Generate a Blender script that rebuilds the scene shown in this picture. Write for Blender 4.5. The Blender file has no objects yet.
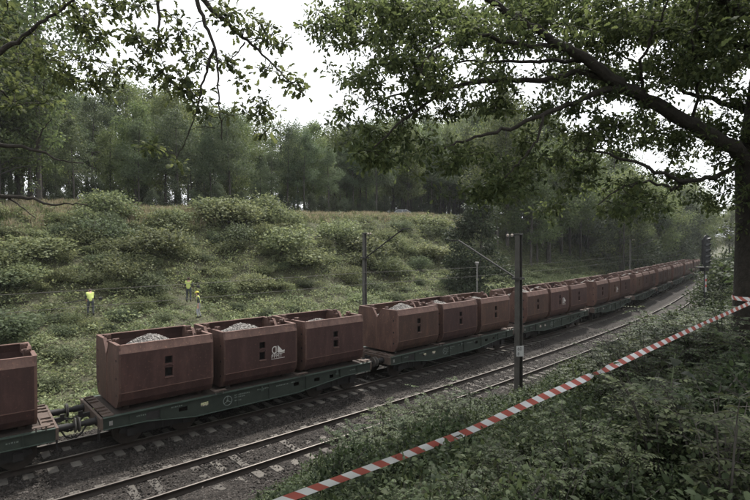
import bpy, bmesh, math, random
import numpy as np
from mathutils import Vector, Matrix

rng = np.random.default_rng(7)
random.seed(7)
PI = math.pi
scene = bpy.context.scene
COL = scene.collection

# ------------------------------------------------------------------ camera
TH, PITCH, ROLL, CAMZ, FPX = 0.8724, 0.0120, -0.0024, 6.52, 500.0
_f0 = np.array([math.cos(TH), math.sin(TH), 0.0]); _r0 = np.array([math.sin(TH), -math.cos(TH), 0.0]); _u0 = np.array([0, 0, 1.0])
CF = _f0 * math.cos(PITCH) - _u0 * math.sin(PITCH)
_U = _u0 * math.cos(PITCH) + _f0 * math.sin(PITCH)
CR = _r0 * math.cos(ROLL) + _U * math.sin(ROLL)
CU = _U * math.cos(ROLL) - _r0 * math.sin(ROLL)
CP = np.array([0, 0, CAMZ])
cam_d = bpy.data.cameras.new('camera'); cam = bpy.data.objects.new('camera', cam_d); COL.objects.link(cam)
cam_d.sensor_width = 36.0; cam_d.lens = FPX * 36.0 / 750.0; cam_d.clip_start = 0.05; cam_d.clip_end = 3000
cam.matrix_world = Matrix(((CR[0], CU[0], -CF[0], CP[0]), (CR[1], CU[1], -CF[1], CP[1]), (CR[2], CU[2], -CF[2], CP[2]), (0, 0, 0, 1)))
scene.camera = cam

# ------------------------------------------------------------------ light
SUN_EL, SUN_AZ = 58.0, 28.0            # azimuth: degrees from +X towards +Y (the veiled sun stands beyond the oak, to the right)
w = bpy.data.worlds.new('World'); scene.world = w; w.use_nodes = True
nt = w.node_tree; nt.nodes.clear()
sky = nt.nodes.new('ShaderNodeTexSky'); sky.sky_type = 'NISHITA'; sky.sun_disc = False
sky.sun_elevation = math.radians(SUN_EL); sky.sun_rotation = math.radians(90.0 - SUN_AZ)
sky.air_density = 1.0; sky.dust_density = 6.0; sky.ozone_density = 1.0; sky.altitude = 400
hs = nt.nodes.new('ShaderNodeHueSaturation'); hs.inputs['Saturation'].default_value = 0.18
mixw = nt.nodes.new('ShaderNodeMix'); mixw.data_type = 'RGBA'; mixw.inputs[0].default_value = 0.72
mixw.inputs[7].default_value = (9.6, 9.9, 10.2, 1)      # the even cloud sheet
bg = nt.nodes.new('ShaderNodeBackground'); bg.inputs['Strength'].default_value = 0.1
ow = nt.nodes.new('ShaderNodeOutputWorld')
nt.links.new(sky.outputs[0], hs.inputs['Color']); nt.links.new(hs.outputs[0], mixw.inputs[6])
nt.links.new(mixw.outputs[2], bg.inputs[0]); nt.links.new(bg.outputs[0], ow.inputs[0])
sd = bpy.data.lights.new('sun', 'SUN'); sd.energy = 3.8; sd.angle = math.radians(5); sd.color = (1.0, 0.96, 0.9)
so = bpy.data.objects.new('sun', sd); COL.objects.link(so)
_sv = Vector((math.cos(math.radians(SUN_AZ)) * math.cos(math.radians(SUN_EL)), math.sin(math.radians(SUN_AZ)) * math.cos(math.radians(SUN_EL)), math.sin(math.radians(SUN_EL))))
so.rotation_euler = _sv.to_track_quat('Z', 'Y').to_euler(); so.location = (0, 0, 60)
vs = scene.view_settings; vs.view_transform = 'Standard'; vs.look = 'None'; vs.exposure = 1.15; vs.gamma = 1.0; vs.use_curve_mapping = False
scene.render.engine = 'CYCLES'
cy = scene.cycles
cy.use_denoising = True; cy.max_bounces = 7; cy.diffuse_bounces = 4; cy.transmission_bounces = 5; cy.transparent_max_bounces = 8; cy.volume_bounces = 2
cy.use_adaptive_sampling = True; cy.adaptive_threshold = 0.01

# ------------------------------------------------------------------ place: track curve, terrain
R_CURVE, S_END, S_BEG = 296.7, 62.0, -25.0
CTR = 18.55                      # lateral distance of the loaded track from the camera
E2 = -4.284                      # second track, towards the camera
def curv(s):
    s = np.asarray(s, float)
    q = np.clip(s, S_BEG, S_END)
    return q * q / (2 * R_CURVE) + (s - q) * q / R_CURVE
def heading(s): return math.atan(float(np.clip(s, S_BEG, S_END)) / R_CURVE)
def on_track(s, e, z):
    """point at chainage s, offset e from the loaded track's centre line (measured square to it)"""
    a = heading(s)
    return np.array([s - math.sin(a) * e, CTR + float(curv(s)) + math.cos(a) * e, z])
PE = np.array([-400, -60, -24, -18, -16.5, -15, -12, -10, -9, -8.1, -7.5, -7.0, -6.8, 2.5, 3.4, 4.2, 6, 10, 14, 16.4, 22, 28, 31, 36, 60, 200, 900.])
PZ = np.array([6.0, 6.0, 5.4, 4.85, 4.45, 3.75, 2.5, 1.55, .9, .12, -.35, -.5, -.52, -.52, -.66, -.7, -.45, .25, 1.4, 2.3, 5.4, 8.9, 9.6, 9.9, 10.4, 13, 20.])
def vnoise(x, y, sc, seed=0):
    """smooth value noise, vectorised"""
    x = np.asarray(x, float) / sc + 37.2 * seed; y = np.asarray(y, float) / sc - 11.7 * seed
    xi = np.floor(x).astype(int); yi = np.floor(y).astype(int); fx = x - xi; fy = y - yi
    fx = fx * fx * (3 - 2 * fx); fy = fy * fy * (3 - 2 * fy)
    def h(a, b): v = np.sin(a * 127.1 + b * 311.7 + seed * 17.3) * 43758.5453; return v - np.floor(v)
    return (h(xi, yi) * (1 - fx) + h(xi + 1, yi) * fx) * (1 - fy) + (h(xi, yi + 1) * (1 - fx) + h(xi + 1, yi + 1) * fx) * fy
def e_of(s, D): return np.asarray(D, float) - CTR - curv(s)
def ground(s, D):
    e = e_of(s, D)
    z = np.interp(e, PE, PZ)
    far = np.clip((e - 12) / 14, 0, 1)
    z = z + far * 0.022 * (np.clip(s, -60, 160) - 18)
    rough = np.clip((np.abs(e + 2) - 6) / 4, 0, 1)
    return z + rough * ((vnoise(s, D, 5.5, 1) - .5) * .7 + (vnoise(s, D, 2.1, 2) - .5) * .3)
def gz(s, D): return float(ground(s, D))
def W(x, y, d):
    """the point at depth d metres on the line of sight through pixel (x, y) of the 750 x 500 photograph"""
    return CP + d * (CF + CR * (x - 375) / FPX + CU * (250 - y) / FPX)
def px(P):
    q = np.asarray(P, float) - CP; d = q @ CF
    return 375 + FPX * (q @ CR) / d, 250 - FPX * (q @ CU) / d, d
def rd(r, d): return _r0 * r + _f0 * d   # ground plan: r metres right, d metres ahead of the camera

# ------------------------------------------------------------------ materials
def mat(name, col, rough=.8, var=.25, scale=6.0, metal=0.0, bump=0.0, bscale=40.0, spec=.3, col2=None, detail=6.0, obj_rand=0.0):
    m = bpy.data.materials.new(name); m.use_nodes = True; t = m.node_tree; b = t.nodes['Principled BSDF']
    b.inputs['Roughness'].default_value = rough; b.inputs['Metallic'].default_value = metal; b.inputs['Specular IOR Level'].default_value = spec
    tc = t.nodes.new('ShaderNodeTexCoord'); n = t.nodes.new('ShaderNodeTexNoise'); n.inputs['Scale'].default_value = scale; n.inputs['Detail'].default_value = detail
    n.inputs['Roughness'].default_value = .65
    t.links.new(tc.outputs['Object'], n.inputs['Vector'])
    r = t.nodes.new('ShaderNodeValToRGB'); r.color_ramp.elements[0].position = .3; r.color_ramp.elements[1].position = .7
    c = np.array(col)
    c2 = np.array(col2) if col2 is not None else np.clip(c * (1 + var), 0, 1)
    c1 = c if col2 is not None else c * (1 - var)
    r.color_ramp.elements[0].color = (*c1, 1); r.color_ramp.elements[1].color = (*c2, 1)
    t.links.new(n.outputs['Fac'], r.inputs[0])
    src = r.outputs[0]
    if obj_rand:
        oi = t.nodes.new('ShaderNodeObjectInfo'); mr = t.nodes.new('ShaderNodeMapRange'); mr.inputs[3].default_value = 1 - obj_rand; mr.inputs[4].default_value = 1 + obj_rand
        t.links.new(oi.outputs['Random'], mr.inputs[0])
        h = t.nodes.new('ShaderNodeHueSaturation'); t.links.new(mr.outputs[0], h.inputs['Value']); t.links.new(src, h.inputs['Color']); src = h.outputs[0]
    t.links.new(src, b.inputs['Base Color'])
    if bump:
        n2 = t.nodes.new('ShaderNodeTexNoise'); n2.inputs['Scale'].default_value = bscale; n2.inputs['Detail'].default_value = 5
        t.links.new(tc.outputs['Object'], n2.inputs['Vector'])
        bp = t.nodes.new('ShaderNodeBump'); bp.inputs['Strength'].default_value = bump; bp.inputs['Distance'].default_value = .02
        t.links.new(n2.outputs['Fac'], bp.inputs['Height']); t.links.new(bp.outputs[0], b.inputs['Normal'])
    return m

def leaf_mat(name, dark, light, trans=.4, obj_rand=.18, rough=.65, yellow=None):
    m = bpy.data.materials.new(name); m.use_nodes = True; t = m.node_tree; t.nodes.clear()
    out = t.nodes.new('ShaderNodeOutputMaterial')
    at = t.nodes.new('ShaderNodeAttribute'); at.attribute_name = 'tint'
    r = t.nodes.new('ShaderNodeValToRGB'); r.color_ramp.elements[0].color = (*dark, 1); r.color_ramp.elements[1].color = (*light, 1)
    if yellow:
        el = r.color_ramp.elements.new(.97); el.color = (*light, 1); r.color_ramp.elements[2].color = (*yellow, 1)
    t.links.new(at.outputs['Fac'], r.inputs[0])
    oi = t.nodes.new('ShaderNodeObjectInfo'); mr = t.nodes.new('ShaderNodeMapRange'); mr.inputs[3].default_value = 1 - obj_rand; mr.inputs[4].default_value = 1 + obj_rand
    t.links.new(oi.outputs['Random'], mr.inputs[0])
    mh = t.nodes.new('ShaderNodeMapRange'); mh.inputs[3].default_value = .485; mh.inputs[4].default_value = .515
    mm = t.nodes.new('ShaderNodeMath'); mm.operation = 'FRACT'; mu = t.nodes.new('ShaderNodeMath'); mu.operation = 'MULTIPLY'; mu.inputs[1].default_value = 7.31
    t.links.new(oi.outputs['Random'], mu.inputs[0]); t.links.new(mu.outputs[0], mm.inputs[0]); t.links.new(mm.outputs[0], mh.inputs[0])
    h = t.nodes.new('ShaderNodeHueSaturation'); t.links.new(mr.outputs[0], h.inputs['Value']); t.links.new(mh.outputs[0], h.inputs['Hue']); t.links.new(r.outputs[0], h.inputs['Color'])
    p = t.nodes.new('ShaderNodeBsdfPrincipled'); p.inputs['Roughness'].default_value = rough; p.inputs['Specular IOR Level'].default_value = .14
    tr = t.nodes.new('ShaderNodeBsdfTranslucent'); hy = t.nodes.new('ShaderNodeHueSaturation'); hy.inputs['Hue'].default_value = .485; hy.inputs['Value'].default_value = 1.25; hy.inputs['Saturation'].default_value = 1.1
    t.links.new(h.outputs[0], p.inputs['Base Color']); t.links.new(h.outputs[0], hy.inputs['Color']); t.links.new(hy.outputs[0], tr.inputs['Color'])
    mx = t.nodes.new('ShaderNodeMixShader'); mx.inputs[0].default_value = trans
    t.links.new(p.outputs[0], mx.inputs[1]); t.links.new(tr.outputs[0], mx.inputs[2]); t.links.new(mx.outputs[0], out.inputs['Surface'])
    return m

def container_mat(name, base, rust):
    m = bpy.data.materials.new(name); m.use_nodes = True; t = m.node_tree; b = t.nodes['Principled BSDF']
    b.inputs['Roughness'].default_value = .72; b.inputs['Specular IOR Level'].default_value = .25
    tc = t.nodes.new('ShaderNodeTexCoord'); oi = t.nodes.new('ShaderNodeObjectInfo')
    ad = t.nodes.new('ShaderNodeVectorMath'); ad.operation = 'ADD'; sc = t.nodes.new('ShaderNodeVectorMath'); sc.operation = 'SCALE'; sc.inputs['Scale'].default_value = 40
    cb = t.nodes.new('ShaderNodeCombineXYZ'); t.links.new(oi.outputs['Random'], cb.inputs[0]); t.links.new(oi.outputs['Random'], cb.inputs[1])
    t.links.new(cb.outputs[0], sc.inputs[0]); t.links.new(tc.outputs['Object'], ad.inputs[0]); t.links.new(sc.outputs[0], ad.inputs[1])
    mp = t.nodes.new('ShaderNodeMapping'); mp.inputs['Scale'].default_value = (2.2, 2.2, .55); t.links.new(ad.outputs[0], mp.inputs['Vector'])   # streaks run down
    n = t.nodes.new('ShaderNodeTexNoise'); n.inputs['Scale'].default_value = 1.6; n.inputs['Detail'].default_value = 9; n.inputs['Roughness'].default_value = .7
    t.links.new(mp.outputs[0], n.inputs['Vector'])
    r = t.nodes.new('ShaderNodeValToRGB'); e = r.color_ramp.elements; e[0].position = .32; e[1].position = .74
    e[0].color = (*[c * .72 for c in base], 1); e[1].color = (*rust, 1); k = e.new(.5); k.color = (*base, 1)
    t.links.new(n.outputs['Fac'], r.inputs[0])
    n3 = t.nodes.new('ShaderNodeTexNoise'); n3.inputs['Scale'].default_value = 14; n3.inputs['Detail'].default_value = 8; t.links.new(ad.outputs[0], n3.inputs['Vector'])
    r3 = t.nodes.new('ShaderNodeValToRGB'); r3.color_ramp.elements[0].position = .60; r3.color_ramp.elements[1].position = .72
    t.links.new(n3.outputs['Fac'], r3.inputs[0])
    mx = t.nodes.new('ShaderNodeMix'); mx.data_type = 'RGBA'; t.links.new(r3.outputs[0], mx.inputs[0]); t.links.new(r.outputs[0], mx.inputs[6]); mx.inputs[7].default_value = (rust[0] * 1.25, rust[1] * 1.15, rust[2] * 1.0, 1)
    mr = t.nodes.new('ShaderNodeMapRange'); mr.inputs[3].default_value = .86; mr.inputs[4].default_value = 1.16; t.links.new(oi.outputs['Random'], mr.inputs[0])
    h = t.nodes.new('ShaderNodeHueSaturation'); t.links.new(mr.outputs[0], h.inputs['Value']); t.links.new(mx.outputs[2], h.inputs['Color'])
    t.links.new(h.outputs[0], b.inputs['Base Color'])
    n2 = t.nodes.new('ShaderNodeTexNoise'); n2.inputs['Scale'].default_value = 2.5; n2.inputs['Detail'].default_value = 4; t.links.new(ad.outputs[0], n2.inputs['Vector'])
    bp = t.nodes.new('ShaderNodeBump'); bp.inputs['Strength'].default_value = .25; bp.inputs['Distance'].default_value = .05; t.links.new(n2.outputs['Fac'], bp.inputs['Height']); t.links.new(bp.outputs[0], b.inputs['Normal'])
    return m

def ballast_mat(name, c1, c2, c3):
    m = bpy.data.materials.new(name); m.use_nodes = True; t = m.node_tree; b = t.nodes['Principled BSDF']; b.inputs['Roughness'].default_value = .9; b.inputs['Specular IOR Level'].default_value = .15
    tc = t.nodes.new('ShaderNodeTexCoord'); v = t.nodes.new('ShaderNodeTexVoronoi'); v.inputs['Scale'].default_value = 17
    t.links.new(tc.outputs['Object'], v.inputs['Vector'])
    sp = t.nodes.new('ShaderNodeSeparateColor'); t.links.new(v.outputs['Color'], sp.inputs[0])
    r = t.nodes.new('ShaderNodeValToRGB'); e = r.color_ramp.elements; e[0].color = (*c1, 1); e[1].color = (*c3, 1); k = e.new(.6); k.color = (*c2, 1); t.links.new(sp.outputs[0], r.inputs[0])
    n = t.nodes.new('ShaderNodeTexNoise'); n.inputs['Scale'].default_value = .8; n.inputs['Detail'].default_value = 5; t.links.new(tc.outputs['Object'], n.inputs['Vector'])
    mr = t.nodes.new('ShaderNodeMapRange'); mr.inputs[1].default_value = .3; mr.inputs[2].default_value = .7; mr.inputs[3].default_value = .7; mr.inputs[4].default_value = 1.25; t.links.new(n.outputs['Fac'], mr.inputs[0])
    h = t.nodes.new('ShaderNodeHueSaturation'); t.links.new(r.outputs[0], h.inputs['Color']); t.links.new(mr.outputs[0], h.inputs['Value']); t.links.new(h.outputs[0], b.inputs['Base Color'])
    bp = t.nodes.new('ShaderNodeBump'); bp.inputs['Strength'].default_value = 1.0; bp.inputs['Distance'].default_value = .05; bp.invert = True
    t.links.new(v.outputs['Distance'], bp.inputs['Height']); t.links.new(bp.outputs[0], b.inputs['Normal'])
    return m

def stone_mat(name, c1, c2):
    m = bpy.data.materials.new(name); m.use_nodes = True; t = m.node_tree; b = t.nodes['Principled BSDF']; b.inputs['Roughness'].default_value = .88; b.inputs['Specular IOR Level'].default_value = .2
    at = t.nodes.new('ShaderNodeAttribute'); at.attribute_name = 'tint'; r = t.nodes.new('ShaderNodeValToRGB'); r.color_ramp.elements[0].color = (*c1, 1); r.color_ramp.elements[1].color = (*c2, 1)
    t.links.new(at.outputs['Fac'], r.inputs[0]); t.links.new(r.outputs[0], b.inputs['Base Color'])
    return m

def tape_mat():
    m = bpy.data.materials.new('tape_print'); m.use_nodes = True; t = m.node_tree; b = t.nodes['Principled BSDF']; b.inputs['Roughness'].default_value = .35; b.inputs['Specular IOR Level'].default_value = .4
    uv = t.nodes.new('ShaderNodeUVMap'); sx = t.nodes.new('ShaderNodeSeparateXYZ'); t.links.new(uv.outputs[0], sx.inputs[0])
    a = t.nodes.new('ShaderNodeMath'); a.operation = 'MULTIPLY_ADD'; a.inputs[1].default_value = -.55; t.links.new(sx.outputs[1], a.inputs[0]); t.links.new(sx.outputs[0], a.inputs[2])   # u - .55 v : slanted stripes
    fr = t.nodes.new('ShaderNodeMath'); fr.operation = 'FRACT'; t.links.new(a.outputs[0], fr.inputs[0])
    gt = t.nodes.new('ShaderNodeMath'); gt.operation = 'GREATER_THAN'; gt.inputs[1].default_value = .5; t.links.new(fr.outputs[0], gt.inputs[0])
    mx = t.nodes.new('ShaderNodeMix'); mx.data_type = 'RGBA'; t.links.new(gt.outputs[0], mx.inputs[0]); mx.inputs[6].default_value = (.38, .105, .085, 1); mx.inputs[7].default_value = (.64, .64, .64, 1)
    t.links.new(mx.outputs[2], b.inputs['Base Color'])
    return m

M = {}
M['container'] = container_mat('container_paint', (0.03399, 0.01618, 0.01432), (0.05854, 0.02921, 0.02387))
M['container_rusty'] = container_mat('container_rust', (0.04633, 0.02462, 0.01833), (0.08688, 0.04268, 0.0273))
M['rim'] = container_mat('container_rim', (0.08266, 0.04666, 0.0379), (0.126, 0.0743, 0.05933))
M['endplate'] = container_mat('container_end', (0.05796, 0.03192, 0.0256), (0.1014, 0.05712, 0.044))
M['green'] = mat('wagon_green', (0.01333, 0.01816, 0.01415), .65, .3, 3, bump=.15, bscale=10, col2=(0.02262, 0.02956, 0.02295))
M['green_edge'] = mat('wagon_green_edge', (0.03534, 0.0488, 0.03979), .6, .25, 4)
M['deck'] = mat('wagon_deck', (0.0204, 0.01496, 0.01224), .9, .35, 5, bump=.3, col2=(0.0374, 0.0272, 0.02176))
M['headstock'] = mat('headstock_steel', (0.051, 0.0374, 0.03128), .75, .35, 6, bump=.3, col2=(0.0952, 0.068, 0.0544))
M['black_steel'] = mat('black_steel', (0.01496, 0.0136, 0.0136), .7, .35, 5)
M['grey_steel'] = mat('grey_steel', (0.0884, 0.0816, 0.0748), .5, .3, 8, metal=.3)
M['light_steel'] = mat('light_steel', (0.1768, 0.17, 0.1632), .6, .25, 10)
M['dark_hole'] = mat('dark_inside', (.012, .010, .010), .95, .2, 5)
M['white_paint'] = mat('white_stencil', (0.4032, 0.3808, 0.3584), .7, .25, 20)
M['faded_paint'] = mat('faded_stencil', (0.102, 0.1173, 0.1071), .8, .3, 20)
M['rail'] = mat('rail_side', (0.021, 0.0156, 0.0126), .8, .3, 8)
M['rail_head'] = mat('rail_head', (0.112, 0.098, 0.0875), .42, .25, 4, metal=.6)
M['sleeper'] = mat('sleeper_concrete', (0.105, 0.098, 0.0854), .9, .25, 7, bump=.4, bscale=30, col2=(0.0595, 0.0525, 0.0462), obj_rand=.25)
M['sleeper_dirty'] = mat('sleeper_dirty', (.085, .077, .067), .92, .25, 7, bump=.4, bscale=30, col2=(.045, .040, .035), obj_rand=.3)
M['ballast'] = ballast_mat('ballast', (0.01028, 0.008767, 0.007556), (0.02297, 0.01934, 0.01693), (0.04533, 0.0399, 0.03567))
M['stone'] = stone_mat('ballast_stone', (0.01098, 0.009455, 0.008233), (0.06406, 0.05674, 0.05125))
M['load'] = stone_mat('gravel_stone', (0.0936, 0.08496, 0.07776), (0.2592, 0.2448, 0.2304))
M['load_bed'] = ballast_mat('gravel_bed', (0.096, 0.087, 0.078), (0.162, 0.15, 0.138), (0.24, 0.228, 0.216))
M['soil'] = mat('bank_soil', (.028, .026, .016), .95, .4, 1.2, bump=.8, bscale=9, col2=(.06, .062, .03))
M['pole'] = mat('pole_steel', (0.02925, 0.0273, 0.02405), .8, .35, 3, bump=.3, bscale=25, col2=(0.05525, 0.052, 0.0455))
M['pole_dark'] = mat('pole_dark', (0.0192, 0.018, 0.0162), .7, .3, 4)
M['far_pole'] = mat('far_pole_concrete', (0.0595, 0.0574, 0.0518), .85, .25, 3, bump=.2)
M['signal_black'] = mat('signal_black', (.012, .012, .013), .5, .2, 5)
M['lens'] = mat('signal_lens', (.03, .03, .035), .12, .1, 5, spec=.6)
M['porcelain'] = mat('insulator', (.28, .24, .20), .25, .2, 10)
M['tape'] = tape_mat()
M['bark'] = mat('oak_bark', (0.0121, 0.0099, 0.0077), .95, .4, 9, bump=1.0, bscale=22, col2=(0.03025, 0.02585, 0.0209))
M['bark_far'] = mat('wood_bark', (0.024, 0.0208, 0.0176), .95, .35, 4, bump=.4, bscale=10, col2=(0.06, 0.0544, 0.048), obj_rand=.3)
M['oak_leaf'] = leaf_mat('oak_leaf', (0.02703, 0.03942, 0.01782), (0.09568, 0.1183, 0.0499), .55, .12)
M['pine_leaf'] = leaf_mat('pine_leaf', (0.04158, 0.06048, 0.034), (0.1016, 0.1306, 0.07), .35, .25)
M['broad_leaf'] = leaf_mat('broad_leaf', (0.0499, 0.07009, 0.031), (0.1307, 0.1595, 0.068), .42, .25)
M['shrub_leaf'] = leaf_mat('shrub_leaf', (0.05715, 0.07199, 0.03545), (0.1613, 0.18, 0.09141), .42, .25)
M['vine_leaf'] = leaf_mat('vine_leaf', (0.07288, 0.09467, 0.04362), (0.2055, 0.2319, 0.128), .42, .22)
M['dark_leaf'] = leaf_mat('dark_leaf', (.028, .039, .023), (.068, .085, .048), .34, .2)
M['darkest_leaf'] = leaf_mat('darkest_leaf', (.018, .026, .015), (.046, .058, .033), .3, .1)
M['dark_shrub_leaf'] = leaf_mat('dark_shrub_leaf', (.040, .054, .029), (.100, .120, .066), .38, .25)  # leaf colour of the dark shrubs on the far slope
M['near_leaf'] = leaf_mat('near_leaf', (0.0128, 0.02, 0.0096), (0.0496, 0.0656, 0.0304), .38, .3, .6)  # canopy shade over the near bank is partly put into this colour
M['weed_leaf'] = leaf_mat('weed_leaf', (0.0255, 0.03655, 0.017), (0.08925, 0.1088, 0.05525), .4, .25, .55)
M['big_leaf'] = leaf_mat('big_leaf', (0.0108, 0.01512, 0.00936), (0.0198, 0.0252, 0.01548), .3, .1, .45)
M['dry_grass'] = leaf_mat('dry_grass', (0.14, 0.125, 0.075), (0.33, 0.285, 0.19), .3, .18, .7)
M['grass'] = leaf_mat('grass_blade', (0.033, 0.0525, 0.0165), (0.09, 0.1155, 0.044), .3, .2, .6)
M['skin'] = mat('skin', (.42, .25, .18), .6, .1, 8)
M['trouser'] = mat('dark_trousers', (.045, .048, .052), .9, .2, 12)
M['trouser_grey'] = mat('grey_trousers', (.24, .245, .25), .9, .2, 12)
M['jacket'] = mat('dark_jacket', (.05, .055, .05), .9, .2, 12)
M['vest'] = mat('yellow_vest', (0.348, 0.3976, 0.12), .8, .1, 12)
M['reflect'] = mat('reflective_band', (0.6448, 0.6552, 0.624), .4, .05, 12)
M['helmet'] = mat('yellow_helmet', (0.4, 0.368, 0.048), .35, .08, 6)
M['hair'] = mat('brown_hair', (.03, .02, .015), .8, .2, 20)
M['boot'] = mat('boot', (.02, .017, .015), .8, .2, 12)
M['car_paint'] = mat('pale_car_paint', (0.364, 0.385, 0.406), .3, .04, 3, spec=.5)
M['car_glass'] = mat('car_glass', (.03, .035, .04), .1, .1, 3, spec=.6)
M['tyre'] = mat('tyre', (.02, .02, .02), .9, .1, 8)
M['stake'] = mat('wooden_stake', (.20, .15, .10), .9, .3, 9)

# ------------------------------------------------------------------ mesh helpers
def link(o, parent=None):
    COL.objects.link(o)
    if parent is not None: o.parent = parent
    return o
def me_arrays(name, V, faces, material, tint=None, smooth=False, uvs=None, matidx=None):
    """V (n,3); faces: list of (m,k) integer arrays of one size each"""
    me = bpy.data.meshes.new(name)
    fs = [np.asarray(f, np.int32) for f in (faces if isinstance(faces, list) else [faces]) if len(f)]
    nl = sum(f.size for f in fs); nf = sum(len(f) for f in fs)
    me.vertices.add(len(V)); me.vertices.foreach_set('co', np.asarray(V, np.float32).ravel())
    me.loops.add(nl); me.loops.foreach_set('vertex_index', np.concatenate([f.ravel() for f in fs]))
    st = []; o = 0
    for f in fs:
        st.append(np.arange(len(f), dtype=np.int32) * f.shape[1] + o); o += f.size
    me.polygons.add(nf); me.polygons.foreach_set('loop_start', np.concatenate(st))
    if smooth: me.polygons.foreach_set('use_smooth', np.ones(nf, bool))
    if tint is not None:
        a = me.attributes.new('tint', 'FLOAT', 'POINT'); a.data.foreach_set('value', np.asarray(tint, np.float32))
    for mm in (material if isinstance(material, list) else [material]): me.materials.append(mm)
    if matidx is not None: me.polygons.foreach_set('material_index', np.asarray(matidx, np.int32))
    me.update(calc_edges=True)
    if uvs is not None:
        l = me.uv_layers.new(name='UVMap'); l.data.foreach_set('uv', np.asarray(uvs, np.float32).ravel())
    me.validate()
    return me
def obj(name, me, parent=None, loc=None): 
    o = bpy.data.objects.new(name, me); link(o, parent)
    if loc is not None: o.location = tuple(float(v) for v in loc)
    return o
def tag(o, label=None, cat=None, group=None, kind=None):
    if label: o['label'] = label
    if cat: o['category'] = cat
    if group: o['group'] = group
    if kind: o['kind'] = kind
    return o
def empty(name, loc=(0, 0, 0), rz=0.0, label=None, cat=None, group=None):
    o = bpy.data.objects.new(name, None); o.empty_display_size = .2; link(o); o.location = tuple(float(v) for v in loc); o.rotation_euler = (0, 0, rz)
    return tag(o, label, cat, group)
def copy_tree(o, parent=None):
    c = o.copy(); COL.objects.link(c); c.parent = parent
    for ch in list(o.children): copy_tree(ch, c)
    return c

class MB:
    """collects shapes for one mesh"""
    def __init__(s): s.V = []; s.F = []; s.n = 0
    def add(s, V, F):
        V = np.asarray(V, float)
        s.V.append(V); s.F += [[i + s.n for i in f] for f in F]; s.n += len(V); return s
    def box(s, c, d, rz=0.0, bev=0.0, Mx=None):
        x, y, z = [v / 2 for v in d]
        if bev:
            b = bev; P = []
            for zz, q in ((-z, b), (-z + b, 0), (z - b, 0), (z, b)):
                for sx, sy in ((-1, -1), (1, -1), (1, 1), (-1, 1)): P.append((sx * (x - q), sy * (y - q), zz))
            F = [[3, 2, 1, 0], [12, 13, 14, 15]] + [[4 * k + i, 4 * k + (i + 1) % 4, 4 * k + 4 + (i + 1) % 4, 4 * k + 4 + i] for k in range(3) for i in range(4)]
        else:
            P = [(sx * x, sy * y, sz * z) for sz in (-1, 1) for sx, sy in ((-1, -1), (1, -1), (1, 1), (-1, 1))]
            F = [[3, 2, 1, 0], [4, 5, 6, 7]] + [[i, (i + 1) % 4, 4 + (i + 1) % 4, 4 + i] for i in range(4)]
        P = np.array(P)
        if rz: P = P @ np.array([[math.cos(rz), math.sin(rz), 0], [-math.sin(rz), math.cos(rz), 0], [0, 0, 1]])
        if Mx is not None: P = P @ np.array(Mx).T
        return s.add(P + np.array(c), F)
    def tube(s, pts, rad, n=8, caps=True):
        pts = np.asarray(pts, float); k = len(pts); rad = np.full(k, rad, float) if np.isscalar(rad) else np.asarray(rad, float)
        V = []; 
        t = np.gradient(pts, axis=0); t /= np.linalg.norm(t, axis=1)[:, None] + 1e-9
        ref = np.array([0, 0, 1.0]) if abs(t[0][2]) < .9 else np.array([1.0, 0, 0])
        a = np.cross(t[0], ref); a /= np.linalg.norm(a)
        for i in range(k):
            a = a - t[i] * (a @ t[i]); a /= np.linalg.norm(a) + 1e-9; b = np.cross(t[i], a)
            for j in range(n):
                q = 2 * PI * j / n; V.append(pts[i] + rad[i] * (math.cos(q) * a + math.sin(q) * b))
        F = [[i * n + j, i * n + (j + 1) % n, (i + 1) * n + (j + 1) % n, (i + 1) * n + j] for i in range(k - 1) for j in range(n)]
        if caps: F += [list(range(n - 1, -1, -1)), list(range((k - 1) * n, k * n))]
        return s.add(V, F)
    def prism(s, poly, axis, a, b):
        """polygon (list of 2-tuples) extruded along axis 'x','y' or 'z' from a to b"""
        n = len(poly); V = []
        for t in (a, b):
            for p, q in poly: V.append((t, p, q) if axis == 'x' else (p, t, q) if axis == 'y' else (p, q, t))
        F = [list(range(n - 1, -1, -1)), list(range(n, 2 * n))] + [[i, (i + 1) % n, n + (i + 1) % n, n + i] for i in range(n)]
        return s.add(V, F)
    def mesh(s, name, material, smooth=False):
        me = bpy.data.meshes.new(name); me.from_pydata(np.concatenate(s.V).tolist(), [], s.F); me.materials.append(material)
        bm = bmesh.new(); bm.from_mesh(me); bmesh.ops.recalc_face_normals(bm, faces=bm.faces); bm.to_mesh(me); bm.free()
        if smooth:
            me.polygons.foreach_set('use_smooth', np.ones(len(me.polygons), bool))
            try: me.set_sharp_from_angle(angle=math.radians(40))
            except Exception: pass
        return me
    def build(s, name, material, parent=None, smooth=False): return obj(name, s.mesh(name, material, smooth), parent)

def text_mesh(txt, size, material, name='lettering', spacing=1.0, line=1.0):
    cu = bpy.data.curves.new(name, 'FONT'); cu.body = txt; cu.size = size; cu.space_character = spacing; cu.space_line = line; cu.extrude = .001; cu.resolution_u = 3
    t = bpy.data.objects.new(name, cu); COL.objects.link(t)
    dg = bpy.context.evaluated_depsgraph_get(); me = bpy.data.meshes.new_from_object(t.evaluated_get(dg)); me.name = name
    me.materials.clear(); me.materials.append(material)
    bpy.data.objects.remove(t); return me

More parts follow.
